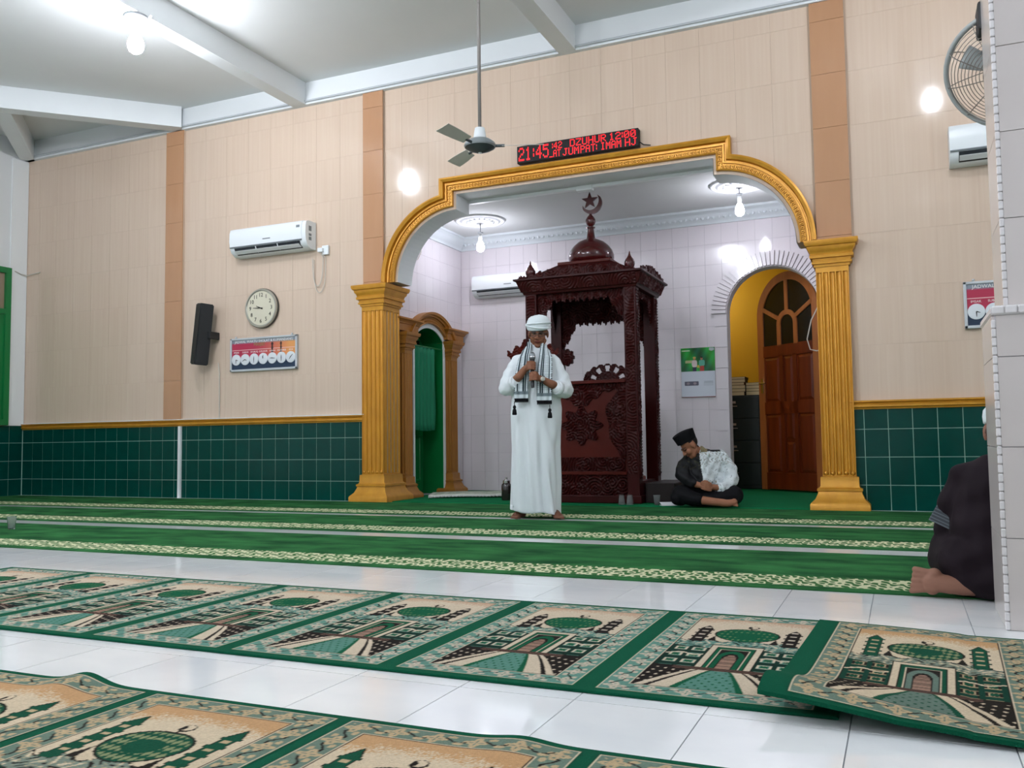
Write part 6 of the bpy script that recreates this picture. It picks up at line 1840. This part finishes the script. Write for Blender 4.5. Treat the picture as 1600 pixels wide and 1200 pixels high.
B.limb([hk + Vector((0.03, 0.0, 0)), hk + Vector((0.05, 0.035, -0.006))], [0.012, 0.009], 10)
# bare foot lying on its side, toes to the left
B.limb([(0.02, -0.10, 0.06), (-0.12, -0.13, 0.05), (-0.17, -0.14, 0.05), (-0.235, -0.14, 0.058)], [0.055, 0.042, 0.038, 0.038])
B.limb([(-0.235, -0.145, 0.035), (-0.225, -0.14, 0.085)], [0.030, 0.030])
for k in range(5):
    B.limb([(-0.245, -0.145, 0.028 + 0.017 * k), (-0.312 + 0.004 * k, -0.152 + 0.004 * k, 0.018 + 0.0215 * k)], [0.014, 0.0115 if k < 4 else 0.014], 10)
def paint_rm(co):
    c = np.zeros((len(co), 3)) + np.array(SK3)
    return head_paint(co, HM3, c, SK3, hairline=lambda x, y, z: (y > 0.03) & (z > -0.02) & (z < 0.07), hair=(0.36, 0.26, 0.22))
B.build('body', 0.0052, 'skin_cloth', rm, 3, paint_rm, lambda co: flat_floor(co))
G = Blob()
G.limb([(0.0, 0.0, 0.12), (0.0, 0.0, 0.28), (0.005, 0.0, 0.42), (0.01, 0.0, 0.47)], [0.20, 0.175, 0.15, 0.11])
G.limb([(-0.105, 0.0, 0.475), (0.02, 0.0, 0.50), (0.15, 0.0, 0.475)], [0.062, 0.072, 0.062])
G.limb([(-0.105, 0.0, 0.47), (-0.145, 0.02, 0.36), (-0.165, 0.06, 0.26), (-0.11, 0.19, 0.215)], [0.062, 0.068, 0.066, 0.056])
G.limb([(0.15, 0.0, 0.47), (0.20, 0.04, 0.33), (0.18, 0.12, 0.25)], [0.062, 0.068, 0.06])
G.limb([(-0.09, -0.06, 0.13), (-0.13, 0.10, 0.14), (-0.12, 0.34, 0.11)], [0.135, 0.135, 0.09])
G.limb([(0.12, -0.04, 0.12), (0.14, 0.10, 0.13), (0.14, 0.34, 0.11)], [0.13, 0.13, 0.09])
G.limb([(-0.05, -0.10, 0.085), (0.12, -0.15, 0.08)], [0.09, 0.09])
def gown(co):
    co = co.copy(); x, y, z = co[:, 0].copy(), co[:, 1].copy(), co[:, 2].copy()
    d = 0.006 * np.sin(x * 38 + z * 30) + 0.005 * np.sin(z * 52 - x * 20)
    co[:, 1] += d; co[:, 0] += 0.4 * d
    co[:, 2] = np.maximum(co[:, 2], 0.003); return co
G.build('robe', 0.009, 'dark_robe', rm, 4, None, gown)
def stripe(U, V): 
    c = np.zeros(U.shape + (3,)) + np.array((0.20, 0.22, 0.24)); c[(V * 9) % 1 < 0.35] = (0.34, 0.37, 0.39); return c
mat('stripe_cloth', 'ffffff', 0.85, attr='Col')
so_ = color_grid('sash', 0.14, 0.12, 20, 60, stripe, 'stripe_cloth', rm, Matrix.Translation((-0.245, -0.015, 0.30)) @ Matrix.Rotation(math.radians(75), 4, 'X') @ Matrix.Rotation(math.radians(-28), 4, 'Z'), zfn=lambda X, Y: 0.02 * np.sin(X * 14))
so_.modifiers.new('thickness', 'SOLIDIFY').thickness = 0.006
CM = HM3 @ Matrix.Translation((0, 0.012, 0.045))
q = MB(); q.rings([[CM @ Vector((r * 0.98 * math.cos(2 * PI * k / 36), r * 1.12 * math.sin(2 * PI * k / 36), z)) for k in range(36)] for r, z in ((0.080, -0.012), (0.086, -0.008), (0.088, 0.02), (0.084, 0.045), (0.068, 0.063), (0.04, 0.072), (0.006, 0.075))])
q.build('cap', 'cap_white', rm, smooth=True)
# ================================================================== small things on the floor
def glass_mat(name, tint):
    m = bpy.data.materials.new(name); m.use_nodes = True
    b = m.node_tree.nodes['Principled BSDF']
    b.inputs['Base Color'].default_value = (*lin(tint), 1); b.inputs['Roughness'].default_value = 0.15; b.inputs['Transmission Weight'].default_value = 0.93
    b.inputs['IOR'].default_value = 1.3
    MATS[name] = m
glass_mat('clear_glass', 'f2f6f6')
mat('water', 'cfd8d8', 0.05, trans=1.0)
def tumbler(x, y, label, inverted=False, h=0.10, z=0.0105, water=False):
    t = thing('glass', label, 'glass', (x, y, z), 0, 'drinking glasses on the carpet')
    prof = [(0.024, 0.0), (0.026, 0.004), (0.036, h), (0.034, h), (0.0235, 0.010), (0.0001, 0.010)]
    if inverted: prof = [(r, h - z_) for r, z_ in prof]
    MB().lathe(prof + ([(0.0001, h if inverted else 0.0), (0.024, h if inverted else 0.0)]), n=24, cap=False).build('tumbler', 'clear_glass', t, angle=40)
    if inverted: MB().lathe([(0.034, 0.0), (0.0372, 0.0), (0.0372, 0.005), (0.034, 0.005)], n=24, cap=False).build('lip', 'clear_glass', t)
    else: MB().lathe([(0.0335, h - 0.004), (0.0368, h - 0.004), (0.0368, h + 0.001), (0.0335, h + 0.001)], n=24, cap=False).build('lip', 'clear_glass', t)
tumbler(-2.60, 8.60, 'upturned drinking glass before the pulpit, the left one of the pair', True)
tumbler(-2.515, 8.60, 'upturned drinking glass before the pulpit, the right one of the pair', True)
tumbler(-2.255, 8.66, 'upright drinking glass beside the folded paper', False, 0.095)
tumbler(-6.60, 4.93, 'clear drinking glass standing alone on the carpet at the far left', False, 0.10, 0.0065)
mat('paper', 'e6e8ea', 0.7)
q = thing('folded_paper', 'small white folded paper lying in front of the seated man', 'paper', (-2.125, 8.60, 0.0105), 0.5)
MB().box(-0.075, -0.05, 0.0, 0.075, 0.05, 0.004).build('lower_leaf', 'paper', q)
MB().add([(-0.075, -0.05, 0.004), (0.075, -0.05, 0.004), (0.075, 0.055, 0.030), (-0.075, 0.055, 0.030)], [(0, 1, 2, 3)]).build('upper_leaf', 'paper', q).modifiers.new('thickness', 'SOLIDIFY').thickness = 0.001

# pale prayer mat lying askew in the niche
def mat_print(U, V):
    c = np.zeros(U.shape + (3,)) + np.array((0.72, 0.75, 0.68))
    e = np.minimum(np.minimum(U, 1 - U), np.minimum(V, 1 - V) * 1.7)
    c[(e > 0.05) & (e < 0.14) & (np.sin(U * 70) * np.sin(V * 110) > 0.1)] = (0.50, 0.58, 0.50)
    c[(e > 0.18) & (np.sin(U * 33 + 2 * np.sin(V * 20)) * np.sin(V * 50) > 0.45)] = (0.45, 0.54, 0.46)
    c[e < 0.03] = (0.80, 0.80, 0.76)
    return c
mm = thing('prayer_mat', 'pale patterned prayer mat lying askew before the green doorway', 'mat', (-4.66, 9.55, 0.0105), math.radians(24))
wv_ = lambda X, Y: 0.034 + 0.010 * np.sin(X * 4) + 0.05 * np.clip((X - 0.55) / 0.6, 0, 1) ** 2
o = color_grid('woven_top', 1.15, 0.62, 110, 60, mat_print, 'rug_pile', mm, Matrix.Translation((-0.575, -0.31, 0)), zfn=wv_)
sd = o.modifiers.new('thickness', 'SOLIDIFY'); sd.thickness = 0.028; sd.offset = -1
fr2 = MB()
for k in range(56):
    x = -0.565 + 1.13 * k / 55; z = float(wv_(np.array(x + 0.575), 0)) - 0.012
    fr2.tube([(x, -0.31, z), (x + 0.004 * math.sin(k * 5), -0.325, z - 0.004), (x + 0.008 * math.sin(k * 3), -0.342, max(0.002, z - 0.014))], 0.004, 4)
tag(fr2.build('fringe', 'paper', mm), kind='stuff')

# small dark lantern-like flask by the mat
mat('flask_dark', '2a2422', 0.25, spec=0.6, coat=0.4)
fl = thing('flask', 'small dark vacuum flask standing behind the speaker', 'flask', (-4.03, 8.96, 0.0105))
MB().lathe([(0.052, 0.0), (0.056, 0.006), (0.056, 0.15), (0.050, 0.175), (0.036, 0.19)], n=24).build('body', 'flask_dark', fl, angle=40)
MB().lathe([(0.036, 0.188), (0.040, 0.19), (0.040, 0.215), (0.022, 0.225), (0.012, 0.235), (0.012, 0.25), (0.004, 0.255)], n=20).build('stopper', 'chrome', fl, angle=40)
MB().tube([(0.055, 0, 0.15), (0.085, 0, 0.14), (0.088, 0, 0.06), (0.055, 0, 0.045)], 0.007, 8).build('handle', 'flask_dark', fl, smooth=True)
stnd = thing('microphone_stand', 'thin dark stand partly hidden behind the white robe', 'stand', (-3.97, 9.18, 0.0105))
MB().lathe([(0.10, 0.0), (0.10, 0.012), (0.02, 0.025)], n=24).build('base', 'flask_dark', stnd, angle=40)
MB().tube([(0, 0, 0.02), (0, 0, 0.42)], 0.011, 10).build('pole', 'flask_dark', stnd, smooth=True)
MB().lathe([(0.016, 0.40), (0.02, 0.405), (0.02, 0.43), (0.010, 0.44)], n=14).build('clutch', 'flask_dark', stnd, smooth=True)

# loose wires
def wire(pts, r, m, label):
    tag(MB().tube(pts, r, 6).build('loose_wire', m), label, 'wire')
wire([(XL + 0.03, 8.36, 3.12), (XL + 0.035, 8.45, 3.09), (XL + 0.06, 8.52, 3.08), (XL + 0.16, YW - 0.012, 3.10), (XL + 0.30, YW - 0.012, 3.11)], 0.007, 'cable_grey', 'short grey wire sticking out of the wall corner at far left')
wire([(NXL + 0.02, 9.15, 3.00), (NXL + 0.03, 9.3, 2.90), (NXL + 0.03, 9.42, 2.92), (NXL + 0.03, 9.50, 3.02), (NXL + 0.02, 9.52, 3.06)], 0.006, 'cable_grey', 'thin bent wire on the left wall of the niche')
wire([(-0.90, NYB - 0.02, 2.95)] + [(-0.86 + 0.20 * (k / 14), NYB - 0.05 - 0.08 * (k / 14), 2.95 - 0.62 * (k / 14) ** 0.8) for k in range(15)], 0.006, 'cable_grey', 'thin cable hanging at the top right of the niche')
wire([(-0.80, NYB - 0.05, 2.20), (-0.90, NYB - 0.08, 2.0), (-0.95, NYB - 0.1, 1.78), (-0.92, NYB - 0.1, 1.66), (-0.85, NYB - 0.1, 1.64), (-0.78, NYB - 0.1, 1.66)], 0.007, 'cable_grey', 'loop of pale cable beside the right column')
# light switch on the niche side wall
sw = thing('light_switch', 'white light switch between the two left columns', 'switch', (NXL + 0.001, 8.93, 1.28))
MB().bbox(0.0, -0.05, -0.05, 0.02, 0.05, 0.05, 0.004).build('plate', 'appliance_white', sw)
MB().bbox(0.018, -0.02, -0.03, 0.027, 0.02, 0.03, 0.003).build('rocker', 'appliance_white', sw)
